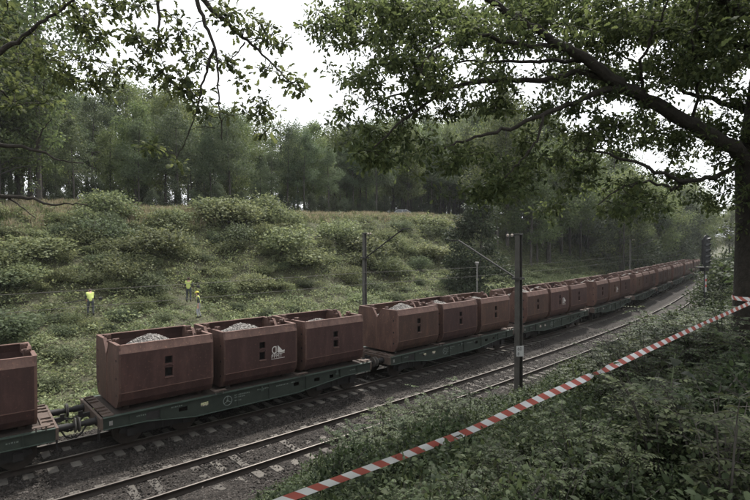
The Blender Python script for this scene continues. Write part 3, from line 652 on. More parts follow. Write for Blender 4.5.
PROFILE = [(1.04, .10), (1.20, .17), (1.33, .36), (1.40, .62), (1.40, .93), (1.40, 1.22), (1.40, 1.36), (1.40, 1.60), (1.40, 1.87), (1.31, 2.11)]
def make_container(rusty):
    t = empty('ballast_container'); cm = M['container_rusty'] if rusty else M['container']
    hx = CL / 2
    th = .06
    for side in (-1, 1):
        xs = [-hx + .07, -.125, .125, hx - .07]
        V = []; F = []
        for layer in (0, 1):
            for x in xs:
                for y, z in PROFILE: V.append((x, side * (y - layer * th), z + (layer * .03 if z < .3 else 0)))
        n = len(PROFILE); nl = len(xs) * n
        def idx(l, i, j): return l * nl + i * n + j
        for l in (0, 1):
            for i in range(3):
                for j in range(n - 1):
                    if i == 1 and j in (4, 6): continue
                    F.append([idx(l, i, j), idx(l, i + 1, j), idx(l, i + 1, j + 1), idx(l, i, j + 1)])
        for i in range(3): F += [[idx(0, i, n - 1), idx(0, i + 1, n - 1), idx(1, i + 1, n - 1), idx(1, i, n - 1)], [idx(0, i, 0), idx(1, i, 0), idx(1, i + 1, 0), idx(0, i + 1, 0)]]
        for i in (0, 3):
            for j in range(n - 1): F.append([idx(0, i, j), idx(0, i, j + 1), idx(1, i, j + 1), idx(1, i, j)])
        for j in (4, 6):
            for a, b in (((1, j), (2, j)), ((2, j), (2, j + 1)), ((2, j + 1), (1, j + 1)), ((1, j + 1), (1, j))): F.append([idx(0, *a), idx(0, *b), idx(1, *b), idx(1, *a)])
        mb = MB(); mb.add(V, F); wall = mb.build('side_wall', cm, t)
        s = MB(); s.box((0, side * 1.402, .625), (CL - .14, .014, .022)); s.build('weld_seam', M['rim'], wall)
        # bevelled top band
        r_ = MB(); r_.prism([(side * 1.408, 1.865), (side * 1.318, 2.115), (side * 1.318, 2.135), (side * 1.20, 2.135), (side * 1.20, 2.112), (side * 1.302, 2.112), (side * 1.396, 1.86)], 'x', -hx + .02, hx - .02); r_.build('rim', M['rim'], wall)
        pk = MB()
        for z0, z1 in ((.93, 1.22), (1.36, 1.60)):
            y0, y1 = side * 1.345, side * 1.22
            pk.box((0, side * 1.215, (z0 + z1) / 2), (.27, .012, z1 - z0 + .03))
            for dx in (-.132, .132): pk.box((dx, side * 1.28, (z0 + z1) / 2), (.010, .118, z1 - z0 + .03))
            for zz in (z0 - .011, z1 + .011): pk.box((0, side * 1.28, zz), (.25, .118, .010))
        pko = pk.build('lifting_pocket', M['dark_hole'], wall)
        ar = MB(); ar.tube([(.15 * math.cos(a), side * 1.405, 1.225 + .10 * math.sin(a)) for a in np.linspace(.15, PI - .15, 9)], .022, 6); ar.build('hook', cm, wall)
        lp = MB(); lp.box((0, side * 1.425, .905), (.30, .05, .035), bev=.006); lp.build('pocket_lip', M['rim'], wall)
    for sx in (-1, 1):
        out = [(y, z) for y, z in PROFILE if z not in (.93, 1.22, 1.36, 1.60)]
        top = 2.125
        poly = [(y, z) for y, z in out[:-1]] + [(1.325, top), (.36, top), (0, 1.66), (-.36, top), (-1.325, top)] + [(-y, z) for y, z in out[:-1][::-1]]
        # split at the centre line so that both halves are simple
        half = [(0, .10)] + [(y, z) for y, z in out[:-1]] + [(1.325, top), (.36, top), (0, 1.66)]
        mb = MB(); a, b = (sx * hx, sx * (hx - .075)); a, b = min(a, b), max(a, b)
        for m_ in (1, -1):
            pts = [(m_ * y, z) for y, z in half]
            n = len(pts); V = [(a, *p) for p in pts] + [(b, *p) for p in pts]
            tri = [[0, i, i + 1] for i in range(1, n - 3)] + [[0, n - 3, n - 2], [0, n - 2, n - 1]]
            # fan from bottom centre is valid here: the outline is star-shaped about it
            F = [tt for tt in tri] + [[n + v for v in tt[::-1]] for tt in tri] + [[i, i + 1, n + i + 1, n + i] for i in range(1, n - 1)] + [[0, 1, n + 1, n]]
            mb.add(V, F)
        w_ = mb.build('end_wall', M['endplate'], t)
        sm = MB(); sm.box((sx * (hx + .006), 0, .88), (.014, .03, 1.54)); sm.build('centre_seam', M['rim'], w_)
        for m_ in (1, -1):
            ed = MB(); ed.box((sx * (hx - .037), m_ * .84, top + .008), (.11, .94, .022)); ed.build('end_rim', M['rim'], w_)
        vb = MB()
        for m_ in (1, -1):
            vb.prism([(m_ * .375, top + .012), (m_ * .335, top + .012), (m_ * 0, 1.675), (m_ * 0, 1.63), (m_ * .02, 1.63)], 'x', sx * (hx - .037) - .055, sx * (hx - .037) + .055)
        vb.build('notch_edge', M['rim'], w_)
        for m_ in (-1, 1):
            lg = MB(); lg.box((sx * (hx - .16), m_ * .50, top - .02), (.20, .09, .26), bev=.01); lg.box((sx * (hx - .16), m_ * .36, top - .10), (.16, .20, .10), bev=.01); lg.tube([(sx * (hx - .16), m_ * .42, top + .04), (sx * (hx - .16), m_ * .62, top + .04)], .055, 8)
            lg.build('latch', M['endplate'], t)
            for z in (.52, 1.05, 1.62):
                pb = MB(); pb.tube([(sx * (hx - .01), m_ * 1.12, z), (sx * (hx + .008), m_ * 1.12, z)], .045, 10); pb.build('pin_hole_disc', M['dark_hole'], w_)  # solid dark disc; the shade of a hole is put into its colour
    f_ = MB(); f_.box((0, 0, .14), (CL - .16, 2.04, .05)); f_.build('floor_plate', M['deck'], t)
    for x in (-1.2, 1.2):
        sk = MB(); sk.box((x, 0, .055), (.16, 1.9, .11)); sk.build('skid', M['deck'], t)
    return t

def load_mesh(seed, peak):
    rg = np.random.default_rng(seed); nx, ny = 26, 22; X, Y = np.meshgrid(np.linspace(-1.46, 1.46, nx), np.linspace(-1.19, 1.19, ny), indexing='ij')
    cx, cy_ = rg.uniform(-.15, .15), rg.uniform(-.1, .25)
    r = np.sqrt(((X - cx) / 1.5) ** 2 + ((Y - cy_) / 1.25) ** 2)
    Zm = 1.42 + (peak - 1.42) * np.clip(1.06 - r, 0, 1) ** .85 + (vnoise(X + seed, Y, .35, seed) - .5) * .12
    V = np.stack([X, Y, Zm], -1).reshape(-1, 3); ii, jj = np.meshgrid(np.arange(nx - 1), np.arange(ny - 1), indexing='ij'); q = (ii * ny + jj).ravel()
    F1 = np.stack([q, q + ny, q + ny + 1, q + 1], 1)
    n = 4200; sx = rg.uniform(-1.42, 1.42, n); sy = rg.uniform(-1.17, 1.17, n)
    fi = np.clip((sx + 1.46) / 2.92 * (nx - 1), 0, nx - 1.001); fj = np.clip((sy + 1.19) / 2.38 * (ny - 1), 0, ny - 1.001); i0 = fi.astype(int); j0 = fj.astype(int); u, v = fi - i0, fj - j0
    zz = Zm[i0, j0] * (1 - u) * (1 - v) + Zm[i0 + 1, j0] * u * (1 - v) + Zm[i0, j0 + 1] * (1 - u) * v + Zm[i0 + 1, j0 + 1] * u * v
    Vs, Fs, ts = stones(np.stack([sx, sy, zz], 1), rg.uniform(.022, .05, n), rg)
    return me_arrays('gravel_load', np.concatenate([V, Vs]), [F1, Fs + len(V)], [M['load_bed'], M['load']], np.concatenate([np.full(len(V), .3), ts]), matidx=np.concatenate([np.zeros(len(F1)), np.ones(len(Fs))]))
LOADS = [load_mesh(11, 2.20), load_mesh(12, 2.12), load_mesh(13, 2.06)]

def add_emblem(container):
    """white emblem (a ring, a sloping bank) over the letters PPMT, on the near side"""
    e = bpy.data.objects.new('company_emblem', None)
    mb = MB(); Y = -1.4055
    def flat(poly): mb.prism(poly, 'y', Y - .003, Y)
    n = 16
    for i in range(n):          # open ring at the left
        a0, a1 = math.radians(60 + 250 * i / n), math.radians(60 + 250 * (i + 1) / n)
        flat([(-.20 + .16 * math.cos(a0), .15 + .20 * math.sin(a0)), (-.20 + .16 * math.cos(a1), .15 + .20 * math.sin(a1)), (-.20 + .115 * math.cos(a1), .15 + .15 * math.sin(a1)), (-.20 + .115 * math.cos(a0), .15 + .15 * math.sin(a0))])
    flat([(-.13, -.02), (-.08, -.02), (-.08, .34), (-.13, .34)])
    flat([(-.03, .02), (.0, .38), (.30, .06), (.42, .10), (.42, -.03), (.05, -.03)])
    flat([(-.36, -.085), (.42, -.085), (.42, -.06), (-.36, -.06)])
    mb2 = MB(); mb2.prism([(-.40, -.34), (.43, -.34), (.43, -.315), (-.40, -.315)], 'y', Y - .003, Y)
    me = mb.mesh('emblem', M['white_paint'])
    o = obj('emblem', me, container); o.scale = (.72, 1, .72); o.location = (.66, 0, 1.12)
    tm = text_mesh('PPMT', .26, M['white_paint'], 'lettering', 1.12); x = obj('lettering', tm, o); x.rotation_euler = (PI / 2, 0, 0); x.location = (-.40, Y - .002, -.285)
    u = mb2.build('underline', M['white_paint'], o)
    # three parts: emblem > lettering, underline

WAG = ['wagon cut off at left picture edge', 'nearest whole wagon', 'second whole wagon', 'third whole wagon', 'fourth whole wagon', 'fifth whole wagon', 'sixth whole wagon', 'seventh whole wagon', 'eighth whole wagon', 'farthest wagon by the signal']
wag0 = make_wagon(); con0 = make_container(False); con1 = make_container(True)
used = {id(wag0): False, id(con0): False, id(con1): False}
def inst(root):
    if not used[id(root)]: used[id(root)] = True; return root
    return copy_tree(root)
rust_pat = {(1, 0): 1, (1, 2): 1, (2, 0): 1, (2, 2): 0, (3, 1): 1, (4, 0): 1, (5, 2): 1, (6, 0): 1, (7, 1): 1}
for k in range(-1, 9):
    dS = .05 if k == -1 else 0.0
    sc = S0 + k * WP + 1.465 * CPITCH + dS; sc = S0 + k * WP + (2 * CPITCH + CL) / 2 + dS
    a = heading(sc); p = on_track(sc, 0, 0)
    wg = inst(wag0); wg.location = Vector(p); wg.rotation_euler = (0, 0, a)
    tag(wg, 'dark green flat wagon with fish-bellied sill, the train\'s ' + WAG[k + 1], 'wagon', 'flat wagons of the ballast train')
    for j in (-1, 0, 1):
        c = inst(con1 if rust_pat.get((k, j + 1)) else con0)
        loc = p + np.array([math.cos(a), math.sin(a), 0]) * j * CPITCH + np.array([0, 0, 1.2])
        c.location = Vector(loc); c.rotation_euler = (0, 0, a + random.uniform(-.004, .004))
        pos = ('left', 'middle', 'right')[j + 1]
        emb = (k, j) in ((0, 0), (2, 0), (3, 0))
        tag(c, '%s open steel container%s, %s on the %s' % ('rusty brown' if rust_pat.get((k, j + 1)) else 'dull maroon', ' with white emblem' if emb else '', pos, WAG[k + 1]), 'container', 'ballast containers on the train')
        if emb and k == 0: EMB = c
        if emb: add_emblem(c)
        ld = obj('gravel_load', LOADS[(k * 3 + j + 4) % 3]); ld.location = Vector(loc) + Vector((0, 0, random.uniform(-.08, .02) - (.1 if k > 2 else 0))); ld.rotation_euler = (0, 0, a + (PI if random.random() < .5 else 0))
        tag(ld, 'pale grey gravel heap in the %s container of the %s' % (pos, WAG[k + 1]), 'gravel', 'gravel heaps in the containers', 'stuff')

# ================================================================== TRACKSIDE THINGS
def h_beam(mb, p, w_, d_, h0, h1, taper=.75, rz=0.0):
    """tapered H-section post standing at plan point p from h0 to h1"""
    for part in ('f0', 'f1', 'web'):
        V = []
        for z, k in ((h0, 1.0), (h1, taper)):
            W_, D_ = w_ * k, d_ * k
            if part == 'web': q = [(-.02, -D_ / 2), (.02, -D_ / 2), (.02, D_ / 2), (-.02, D_ / 2)]; q = [(-W_ / 2 + .03, -.012), (W_ / 2 - .03, -.012), (W_ / 2 - .03, .012), (-W_ / 2 + .03, .012)]
            else:
                x0 = -W_ / 2 if part == 'f0' else W_ / 2 - .03; q = [(x0, -D_ / 2), (x0 + .03, -D_ / 2), (x0 + .03, D_ / 2), (x0, D_ / 2)]
            V += [(x * math.cos(rz) - y * math.sin(rz) + p[0], x * math.sin(rz) + y * math.cos(rz) + p[1], z) for x, y in q]
        mb.add(V, [[3, 2, 1, 0], [4, 5, 6, 7]] + [[i, (i + 1) % 4, 4 + (i + 1) % 4, 4 + i] for i in range(4)])
def mast(s_, e_, ztop, towards, label, plate=False, matl='pole', zarm=5.1, wd=.30):
    p = on_track(s_, e_, 0); z0 = gz(p[0], p[1]) - .5
    a = heading(s_); lat = np.array([-math.sin(a), math.cos(a), 0]) * towards; al = np.array([math.cos(a), math.sin(a), 0])
    t = empty('catenary_mast', (p[0], p[1], z0), 0, label, 'mast', 'masts along the railway'); off = -np.array([p[0], p[1], z0])
    def fin(mb, name, m_, par=t):
        o = mb.build(name, m_, par); o.location = Vector(off) if par is t else (0, 0, 0); return o
    mb = MB(); h_beam(mb, p, wd, wd * .8, z0, ztop, .78, a); fin(mb, 'post', M[matl])
    mb = MB(); mb.box((p[0], p[1], ztop + .03), (wd * .9, wd * .8, .06), a, .01); fin(mb, 'post_cap', M['pole_dark'])
    q0 = p + np.array([0, 0, zarm]) + lat * .1; q1 = q0 + lat * 2.9 + np.array([0, 0, 1.55])
    mb = MB(); mb.tube([q0, q0 * .5 + q1 * .5, q1], .04, 7); arm = fin(mb, 'cantilever_arm', M['pole_dark'])
    mb = MB(); mb.tube([q1, q1 + lat * .55 + np.array([0, 0, .02])], .026, 6); fin(mb, 'arm_end', M['pole_dark'], arm)
    mb = MB(); mb.box(p + np.array([0, 0, zarm]) + lat * .02, (.42, .34, .09), a); fin(mb, 'arm_clamp', M['pole_dark'])
    for dz in (0.0,):
        c = p + np.array([0, 0, ztop - .06])
        mb = MB(); mb.tube([c, c + lat * .55], .018, 6); ia = fin(mb, 'insulator_arm', M['pole_dark'])
        for f in (.30, .50):
            mb = MB(); b0 = c + lat * f; mb.tube([b0 + (0, 0, .0), b0 + (0, 0, .03), b0 + (0, 0, .05), b0 + (0, 0, .07), b0 + (0, 0, .10), b0 + (0, 0, .13)], [.03, .055, .035, .06, .035, .015], 8); fin(mb, 'insulator', M['porcelain'], ia)
    if plate:
        vx = (_r0 * .97 - _f0 * .0); nrm = -_f0
        c = p + np.array([0, 0, plate]) - np.array([math.cos(a), math.sin(a), 0]) * 0
        ang = math.atan2(-_f0[1], -_f0[0]) + .12
        nn = np.array([math.cos(ang), math.sin(ang), 0]); xx = np.array([-nn[1], nn[0], 0])
        c = c + nn * .20 - xx * .02
        mb = MB(); mb.box(c, (.012, .30, .42), ang); pl = fin(mb, 'number_plate', M['white_plate'])
        for txt, dx, dz, sz in (('60', -.115, .035, .19), ('8', -.115, -.16, .17)):
            tm = text_mesh(txt, sz, M['plate_ink'], 'number'); o = obj('number', tm, pl)
            Mx = Matrix((( xx[0], 0, nn[0], 0), (xx[1], 0, nn[1], 0), (0, 1, 0, 0), (0, 0, 0, 1)))
            pos = c + nn * .009 + xx * dx + np.array([0, 0, dz]); o.matrix_local = Matrix.Translation(Vector(pos)) @ Mx
    return p, lat, al
M['white_plate'] = mat('white_plate', (0.35, 0.35, 0.343), .5, .06, 12)
M['plate_ink'] = mat('plate_ink', (.03, .03, .03), .6, .1, 12)
mast(16.95, -7.35, 6.86, 1, 'near dark steel mast with white number plate, beside the empty track', 2.22, 'pole', 5.12)
fp, flat_, fal = mast(17.9, 2.95, 7.10, -1, 'mast with slanting arm behind the second whole wagon', 0, 'far_pole', 5.75, .24)
fp3, _, _ = mast(71.0, 2.95, 7.0, -1, 'distant thin mast behind the train, before the dark wood', 0, 'far_pole', 5.6, .24)
fp0 = on_track(-35.0, 2.95, 0)
# wires strung along the far masts
for zz, nm, lb in ((4.27, 'line_wire', 'lower thin wire strung along the far masts behind the train'), (4.92, 'line_wire', 'upper thin wire strung along the far masts behind the train')):
    mb = MB(); pts = []
    sp = [-35.0, 17.9, 71.0, 124.0]
    for a_, b_ in zip(sp[:-1], sp[1:]):
        A, B = on_track(a_, 2.78, zz), on_track(b_, 2.78, zz)
        for f in np.linspace(0, 1, 13)[:-1]: pts.append(A * (1 - f) + B * f - np.array([0, 0, .9 * f * (1 - f)]))
    mb.tube(pts, .008, 5); tag(mb.build(nm, M['grey_steel']), lb, 'wire', 'wires along the far masts')

# small white trackside lamp behind the train
p = W(477, 262, 40.0); zb = gz(p[0], p[1]); t = empty('trackside_lamp', (p[0], p[1], zb), 0, 'thin white lamp post behind the train at foot of dark tree', 'lamp post')
mb = MB(); mb.tube([(0, 0, -.2), (0, 0, p[2] - zb - .3)], [.05, .04], 8); mb.build('post', M['light_steel'], t)
mb = MB(); mb.tube([(0, 0, p[2] - zb - .34), (0, 0, p[2] - zb - .28), (0, 0, p[2] - zb - .02), (0, 0, p[2] - zb)], [.05, .08, .17, .14], 10); mb.build('lamp_head', M['light_steel'], t)

# colour light signal
def signal():
    p = W(706.5, 262, 44.0); zg = gz(p[0], p[1]) - .3; px_ = 44.0 / FPX
    t = empty('railway_signal', (p[0], p[1], zg), 0, 'tall black railway colour light signal beside the empty track', 'signal')
    ang = math.atan2(-_f0[1], -_f0[0]) + .35      # faces trains coming along the near track
    t.rotation_euler = (0, 0, ang)                # local +x is the face
    zb = W(706, 266, 44.0)[2] - zg; zt = W(706, 235, 44.0)[2] - zg; h = zt - zb; w_ = .80
    mb = MB(); n = 12; poly = [(-w_ / 2, zb), (w_ / 2, zb), (w_ / 2, zt - w_ / 2)] + [(w_ / 2 * math.cos(a), zt - w_ / 2 + w_ / 2 * math.sin(a)) for a in np.linspace(0, PI, n)[1:-1]] + [(-w_ / 2, zt - w_ / 2)]
    mb.prism(poly, 'x', -.04, 0.02); mb.build('backboard', M['signal_black'], t)
    mb = MB(); mb.box((-.16, 0, (zb + zt) / 2 - .12), (.26, .5, h - .5), bev=.02); mb.build('lamp_case', M['signal_black'], t)
    for i in range(5):
        z = zt - .42 - i * (h - .62) / 4.2
        hd = MB()
        A = np.linspace(-.35, PI + .35, 13); V = []
        for r_, x in ((.17, .02), (.17, .42), (.155, .42), (.155, .02)):
            for a in A: V.append((x - (0.0 if x < .1 else .18 * (1 - max(0, math.sin(a)))), r_ * math.cos(a), z + r_ * math.sin(a)))
        k = len(A); F = [[l * k + i_, l * k + i_ + 1, ((l + 1) % 4) * k + i_ + 1, ((l + 1) % 4) * k + i_] for l in range(4) for i_ in range(k - 1)]
        hd.add(V, F); ho = hd.build('lamp_hood', M['hood'], t)
        ln = MB(); ln.tube([(.015, 0, z), (.05, 0, z), (.06, 0, z)], [.14, .13, .05], 14); ln.build('lens', M['lens'], ho)
    mb = MB(); mb.tube([(-.15, 0, 0), (-.15, 0, zb + .1)], .075, 10); mb.build('post', M['signal_black'], t)
    mb = MB(); mb.box((-.35, 0, zb - .14), (.95, 1.05, .07)); pf = mb.build('platform', M['pole_dark'], t)
    mb = MB(); mb.box((-.2, 0, zb - .32), (.5, .5, .30), bev=.03); mb.build('junction_box', M['signal_black'], pf)
    mb = MB()
    for y in (-.5, .5):
        mb.tube([(-.8, y, zb - .1), (-.8, y, zb + .7)], .018, 6)
    mb.tube([(-.8, -.5, zb + .7), (-.8, .5, zb + .7)], .018, 6); mb.build('railing', M['pole_dark'], pf)
    mb = MB(); mb.box((-.055, 0, zb - 1.55), (.02, .17, 1.5), bev=.004); st = mb.build('mast_strip', M['white_plate'], t)
    for zz in (-1.25, -1.75):
        mb = MB(); mb.box((-.043, 0, zb + zz), (.006, .16, .22)); mb.build('red_band', M['red_band'], st)
M['hood'] = mat('signal_hood', (.06, .06, .062), .45, .2, 6)
M['red_band'] = mat('red_band', (.35, .05, .04), .6, .1, 6)
signal()

# parked pale car half hidden by the grass on the crest
def car(p, rz):
    t = empty('parked_car', p, rz, 'pale grey car, roof showing above dry grass on the crest', 'car')
    body = [(-2.05, .35), (-2.1, .75), (-1.95, .95), (-1.2, 1.0), (1.15, .95), (1.95, .85), (2.1, .6), (2.05, .32)]
    V = []; F = []; n = len(body)
    for y, k in ((-.86, .97), (-.80, 1.0), (.80, 1.0), (.86, .97)):
        V += [(x * k, y, .32 + (z - .32) * (k if abs(y) > .83 else 1.0)) for x, z in body]
    for l in range(3): F += [[l * n + i, l * n + (i + 1) % n, (l + 1) * n + (i + 1) % n, (l + 1) * n + i] for i in range(n)]
    F += [list(range(n)), list(range(3 * n, 4 * n))[::-1]]
    mb = MB(); mb.add(V, F); mb.build('body', M['car_paint'], t)
    cab = [(-1.75, .95, .76), (-1.25, 1.42, .60), (.35, 1.45, .60), (1.15, .95, .74)]
    mb = MB(); V = [(x, sgn * hw, z) for sgn in (-1, 1) for x, z, hw in cab]; mb.add(V, [[0, 1, 2, 3], [7, 6, 5, 4], [0, 4, 5, 1], [2, 6, 7, 3], [3, 7, 4, 0]]); gl = mb.build('glasshouse', M['car_glass'], t)
    mb = MB(); mb.box((-.45, 0, 1.445), (1.66, 1.22, .05), bev=.015); mb.build('roof', M['car_paint'], t)
    for sg in (-1, 1):
        for A, B in (((-1.75, .77 * sg, .95), (-1.25, .605 * sg, 1.43)), ((-.42, .76 * sg, .95), (-.42, .605 * sg, 1.44)), ((1.15, .75 * sg, .95), (.35, .605 * sg, 1.45))):
            mb = MB(); mb.tube([A, B], .035, 6); mb.build('pillar', M['car_paint'], t)
        for x in (-1.3, 1.3):
            mb = MB(); mb.tube([(x, .72 * sg, .32), (x, .88 * sg, .32)], [.32, .32], 18); wh = mb.build('wheel', M['tyre'], t)
            mb = MB(); mb.tube([(x, .875 * sg, .32), (x, .89 * sg, .32)], [.2, .18], 14); mb.build('rim', M['grey_steel'], wh)
        mb = MB(); mb.box((2.0, .6 * sg, .72), (.14, .34, .14), bev=.02); mb.build('headlight', M['light_steel'], t)
def crest_depth(x, y, d0=40.0, d1=110.0):
    """first depth along the sight line through (x, y) whose ground is flat plateau (beyond the crest)"""
    for d in np.arange(d0, d1, .5):
        q = W(x, y, d)
        if e_of(q[0], q[1]) > 36.5: return d
    return d1
cd = crest_depth(404, 211); cp = W(404, 211, cd)
car((cp[0], cp[1], gz(cp[0], cp[1])), TH - PI / 2 + .12)

# barrier tape from a stake to the oak trunk
def tape():
    xs = np.linspace(200, 786, 96); pts = []; 
    def D_(x): return 1.0 / (.263 - .00033 * (x - 300))
    ctl = [(200, 534), (285, 499.5), (400, 457), (470, 431), (520, 407), (600, 372), (690, 330), (752, 302), (786, 287)]
    for x in xs:
        y = np.interp(x, [c[0] for c in ctl], [c[1] for c in ctl]); pts.append(W(x, y, D_(x)))
    pts = np.array(pts)
    for _ in range(6): pts[1:-1] = (pts[:-2] + 2 * pts[1:-1] + pts[2:]) / 4
    d = np.concatenate([[0], np.cumsum(np.linalg.norm(np.diff(pts, axis=0), axis=1))])
    V = []; uv = []; F = []; hw = .04
    for i, p in enumerate(pts):
        tg = pts[min(i + 1, len(pts) - 1)] - pts[max(i - 1, 0)]; tg /= np.linalg.norm(tg)
        n = np.array([0, 0, 1.]) - tg * tg[2]; n /= np.linalg.norm(n); b = np.cross(tg, n)
        roll = .25 * math.sin(d[i] * .9 + .5) + .3 * math.exp(-((d[i] - 4.75) / .12) ** 2) * 3.2
        q = n * math.cos(roll) + b * math.sin(roll)
        V += [p + q * hw, p + b * .004 * math.sin(d[i] * 7), p - q * hw]
    for i in range(len(pts) - 1):
        for j in (0, 1):
            F.append([3 * i + j, 3 * i + j + 1, 3 * i + j + 4, 3 * i + j + 3]); uv += [(d[i] / .2, j / 2), (d[i] / .2, (j + 1) / 2), (d[i + 1] / .2, (j + 1) / 2), (d[i + 1] / .2, j / 2)]
    o = obj('barrier_tape', me_arrays('barrier_tape', np.array(V), np.array(F), M['tape'], uvs=uv, smooth=True)); tag(o, 'red and white striped barrier tape stretched across the foreground bank', 'barrier tape')
    return pts, d
TP, TDIST = tape()

OK_ = 1.13
OAK = rd(7.27, 9.5); OAKZ = gz(OAK[0], OAK[1])
# the tape's turns round the trunk belong to the same band
def tape_turn(z0, dz, rad, label):
    n = 40; V = []; F = []; uv = []
    for i in range(n + 1):
        a = 2 * PI * i / n; c = np.array([OAK[0] + rad * math.cos(a), OAK[1] + rad * math.sin(a), z0 + dz * math.cos(a + .6)]); V += [c + (0, 0, .038), c - (0, 0, .038)]
        if i: F.append([2 * i - 2, 2 * i - 1, 2 * i + 1, 2 * i]); u0, u1 = (i - 1) * rad * 2 * PI / n / .2, i * rad * 2 * PI / n / .2; uv += [(u0, 0), (u0, 1), (u1, 1), (u1, 0)]
    o = obj('barrier_tape', me_arrays('barrier_tape', np.array(V), np.array(F), M['tape'], uvs=uv)); tag(o, label, 'barrier tape')
tape_turn(5.52, .05, .40, 'red and white tape wound around the oak trunk at right edge')
st = rd(-1.75, 3.35); pt = TP[0]
mb = MB(); mb.box((pt[0], pt[1], pt[2] - .45), (.05, .05, 1.3), .4, .006); tag(mb.build('wooden_stake', M['stake']), 'square wooden stake holding the near end of the tape', 'stake')

# ================================================================== PEOPLE
def person(loc, rz, label, pose, trousers, helmet, bend=0.0, scale=1.0):
    """standing figure, faces local +x; one continuous skinned body, vest and helmet as children"""
    t = empty('person', loc, rz, label, 'person', None); t.scale = (scale,) * 3
    J = {}; R = {}
    def j(n, p, r): J[n] = np.array(p, float); R[n] = r
    j('pel', (0, 0, .95), .15); j('spi', (.02, 0, 1.12), .145); j('che', (.02, 0, 1.32), .165); j('nek', (.02, 0, 1.49), .062); j('hd0', (.035, 0, 1.585), .085); j('hd1', (.035, 0, 1.70), .088); j('hd2', (.03, 0, 1.755), .05)
    for s_, n in ((1, 'l'), (-1, 'r')):
        j('hip' + n, (0, s_ * .10, .90), .10); j('kne' + n, (.05 + (.08 if s_ > 0 else -.02), s_ * .13, .50), .068); j('ank' + n, ((.06 if s_ > 0 else -.10), s_ * .14, .10), .048); j('toe' + n, ((.06 if s_ > 0 else -.10) + .17, s_ * .155, .035), .036)
        j('sho' + n, (.01, s_ * .19, 1.42), .072)
        if pose == 'hold': el, ha = (.04 if s_ > 0 else .02, s_ * .27, 1.16), (.28 if s_ > 0 else .20, s_ * .24, 1.06)
        elif pose == 'reach': el, ha = (.16, s_ * .26, 1.22), (.40, s_ * .20, 1.16)
        else: el, ha = (-.02, s_ * .25, 1.14), (.06, s_ * .26, .90)
        j('elb' + n, el, .046); j('han' + n, ha, .036); d = (J['han' + n] - J['elb' + n]); d /= np.linalg.norm(d); j('pal' + n, J['han' + n] + d * .07, .034)
    if bend:       # lean the upper body forward about the hips
        c_, s2 = math.cos(bend), math.sin(bend)
        for n in J:
            if J[n][2] > .96:
                v = J[n] - J['pel']; J[n] = J['pel'] + np.array([v[0] * c_ + v[2] * s2, v[1], -v[0] * s2 + v[2] * c_])
    ed = [('pel', 'spi'), ('spi', 'che'), ('che', 'nek'), ('nek', 'hd0'), ('hd0', 'hd1'), ('hd1', 'hd2')]
    for n in 'lr': ed += [('pel', 'hip' + n), ('hip' + n, 'kne' + n), ('kne' + n, 'ank' + n), ('ank' + n, 'toe' + n), ('che', 'sho' + n), ('sho' + n, 'elb' + n), ('elb' + n, 'han' + n), ('han' + n, 'pal' + n)]
    names = list(J); me = bpy.data.meshes.new('body'); me.from_pydata([tuple(J[n]) for n in names], [(names.index(a), names.index(b)) for a, b in ed], [])
    o = bpy.data.objects.new('body_tmp', me); COL.objects.link(o); sk = o.modifiers.new('skin', 'SKIN'); sk.use_smooth_shade = True
    for i, n in enumerate(names):
        v = me.skin_vertices[0].data[i]; r = R[n]; v.radius = (r, r); v.use_root = (n == 'pel')
        if n in ('che', 'spi', 'pel'): v.radius = (r * 1.05, r * .80)
    sb = o.modifiers.new('sub', 'SUBSURF'); sb.levels = 2; sb.render_levels = 2
    dg = bpy.context.evaluated_depsgraph_get(); bm = bpy.data.meshes.new_from_object(o.evaluated_get(dg)); bpy.data.objects.remove(o)
    bm.materials.clear()
    for m_ in (M[trousers], M['jacket'], M['skin'], M['boot'], M['hair']): bm.materials.append(m_)
    joint = np.array([J[n] for n in names]); reg = {}
    cen = np.array([p.center for p in bm.polygons])
    near = np.argmin(np.linalg.norm(cen[:, None] - joint[None], axis=2), axis=1)
    hair_c = J['hd1'] + (J['hd1'] - J['nek']) * .1 - np.array([.02, 0, 0])
    for i, p in enumerate(bm.polygons):
        n = names[near[i]]; base = n.rstrip('lr') if n[-1] in 'lr' and n not in ('pel', 'hel') else n
        if n in ('pel',) or n[:3] in ('hip', 'kne'): k = 0
        elif n[:3] in ('ank', 'toe'): k = 3 if cen[i][2] < .16 else 0
        elif n[:3] in ('hd0', 'hd1', 'hd2', 'nek'): k = 4 if (n == 'hd2' or (n == 'hd1' and cen[i][0] < J['hd1'][0] + .02) or (n == 'hd0' and cen[i][0] < J['hd0'][0] - .01)) else 2
        elif n[:3] in ('han', 'pal'): k = 2
        else: k = 1
        p.material_index = k; p.use_smooth = True
    # fingers, ears and nose join the same mesh
    ex = MB()
    for n in 'lr':
        b0 = J['pal' + n]; d = J['pal' + n] - J['han' + n]; d /= np.linalg.norm(d); side = np.array([0, 1.0 if n == 'l' else -1.0, 0]); dn = np.array([0, 0, -1.0])
        for q, L in ((-1.2, .075), (-.4, .085), (.4, .08), (1.2, .06)):
            a = b0 + side * q * .017; ex.tube([a - d * .02, a + d * L * .5 + dn * .006, a + d * L * .7 + dn * .045], [.010, .009, .007], 5)
        a = J['han' + n] + d * .03 - side * .028; ex.tube([a, a + d * .035 - side * .022, a + d * .065 - side * .02 + dn * .02], [.011, .010, .008], 5)
    hd = J['hd1']; up = J['hd1'] - J['hd0']; up /= np.linalg.norm(up); fw = np.array([up[2], 0, -up[0]])
    ex.tube([hd + fw * .082 - up * .03, hd + fw * .105 - up * .065, hd + fw * .08 - up * .08], [.009, .016, .009], 6)
    for s_ in (-1, 1): ex.tube([hd + np.array([0, s_ * .083, 0]) + up * .005 - up * .03, hd + np.array([0, s_ * .098, 0]) - up * .035, hd + np.array([0, s_ * .083, 0]) - up * .085], [.008, .018, .008], 6)
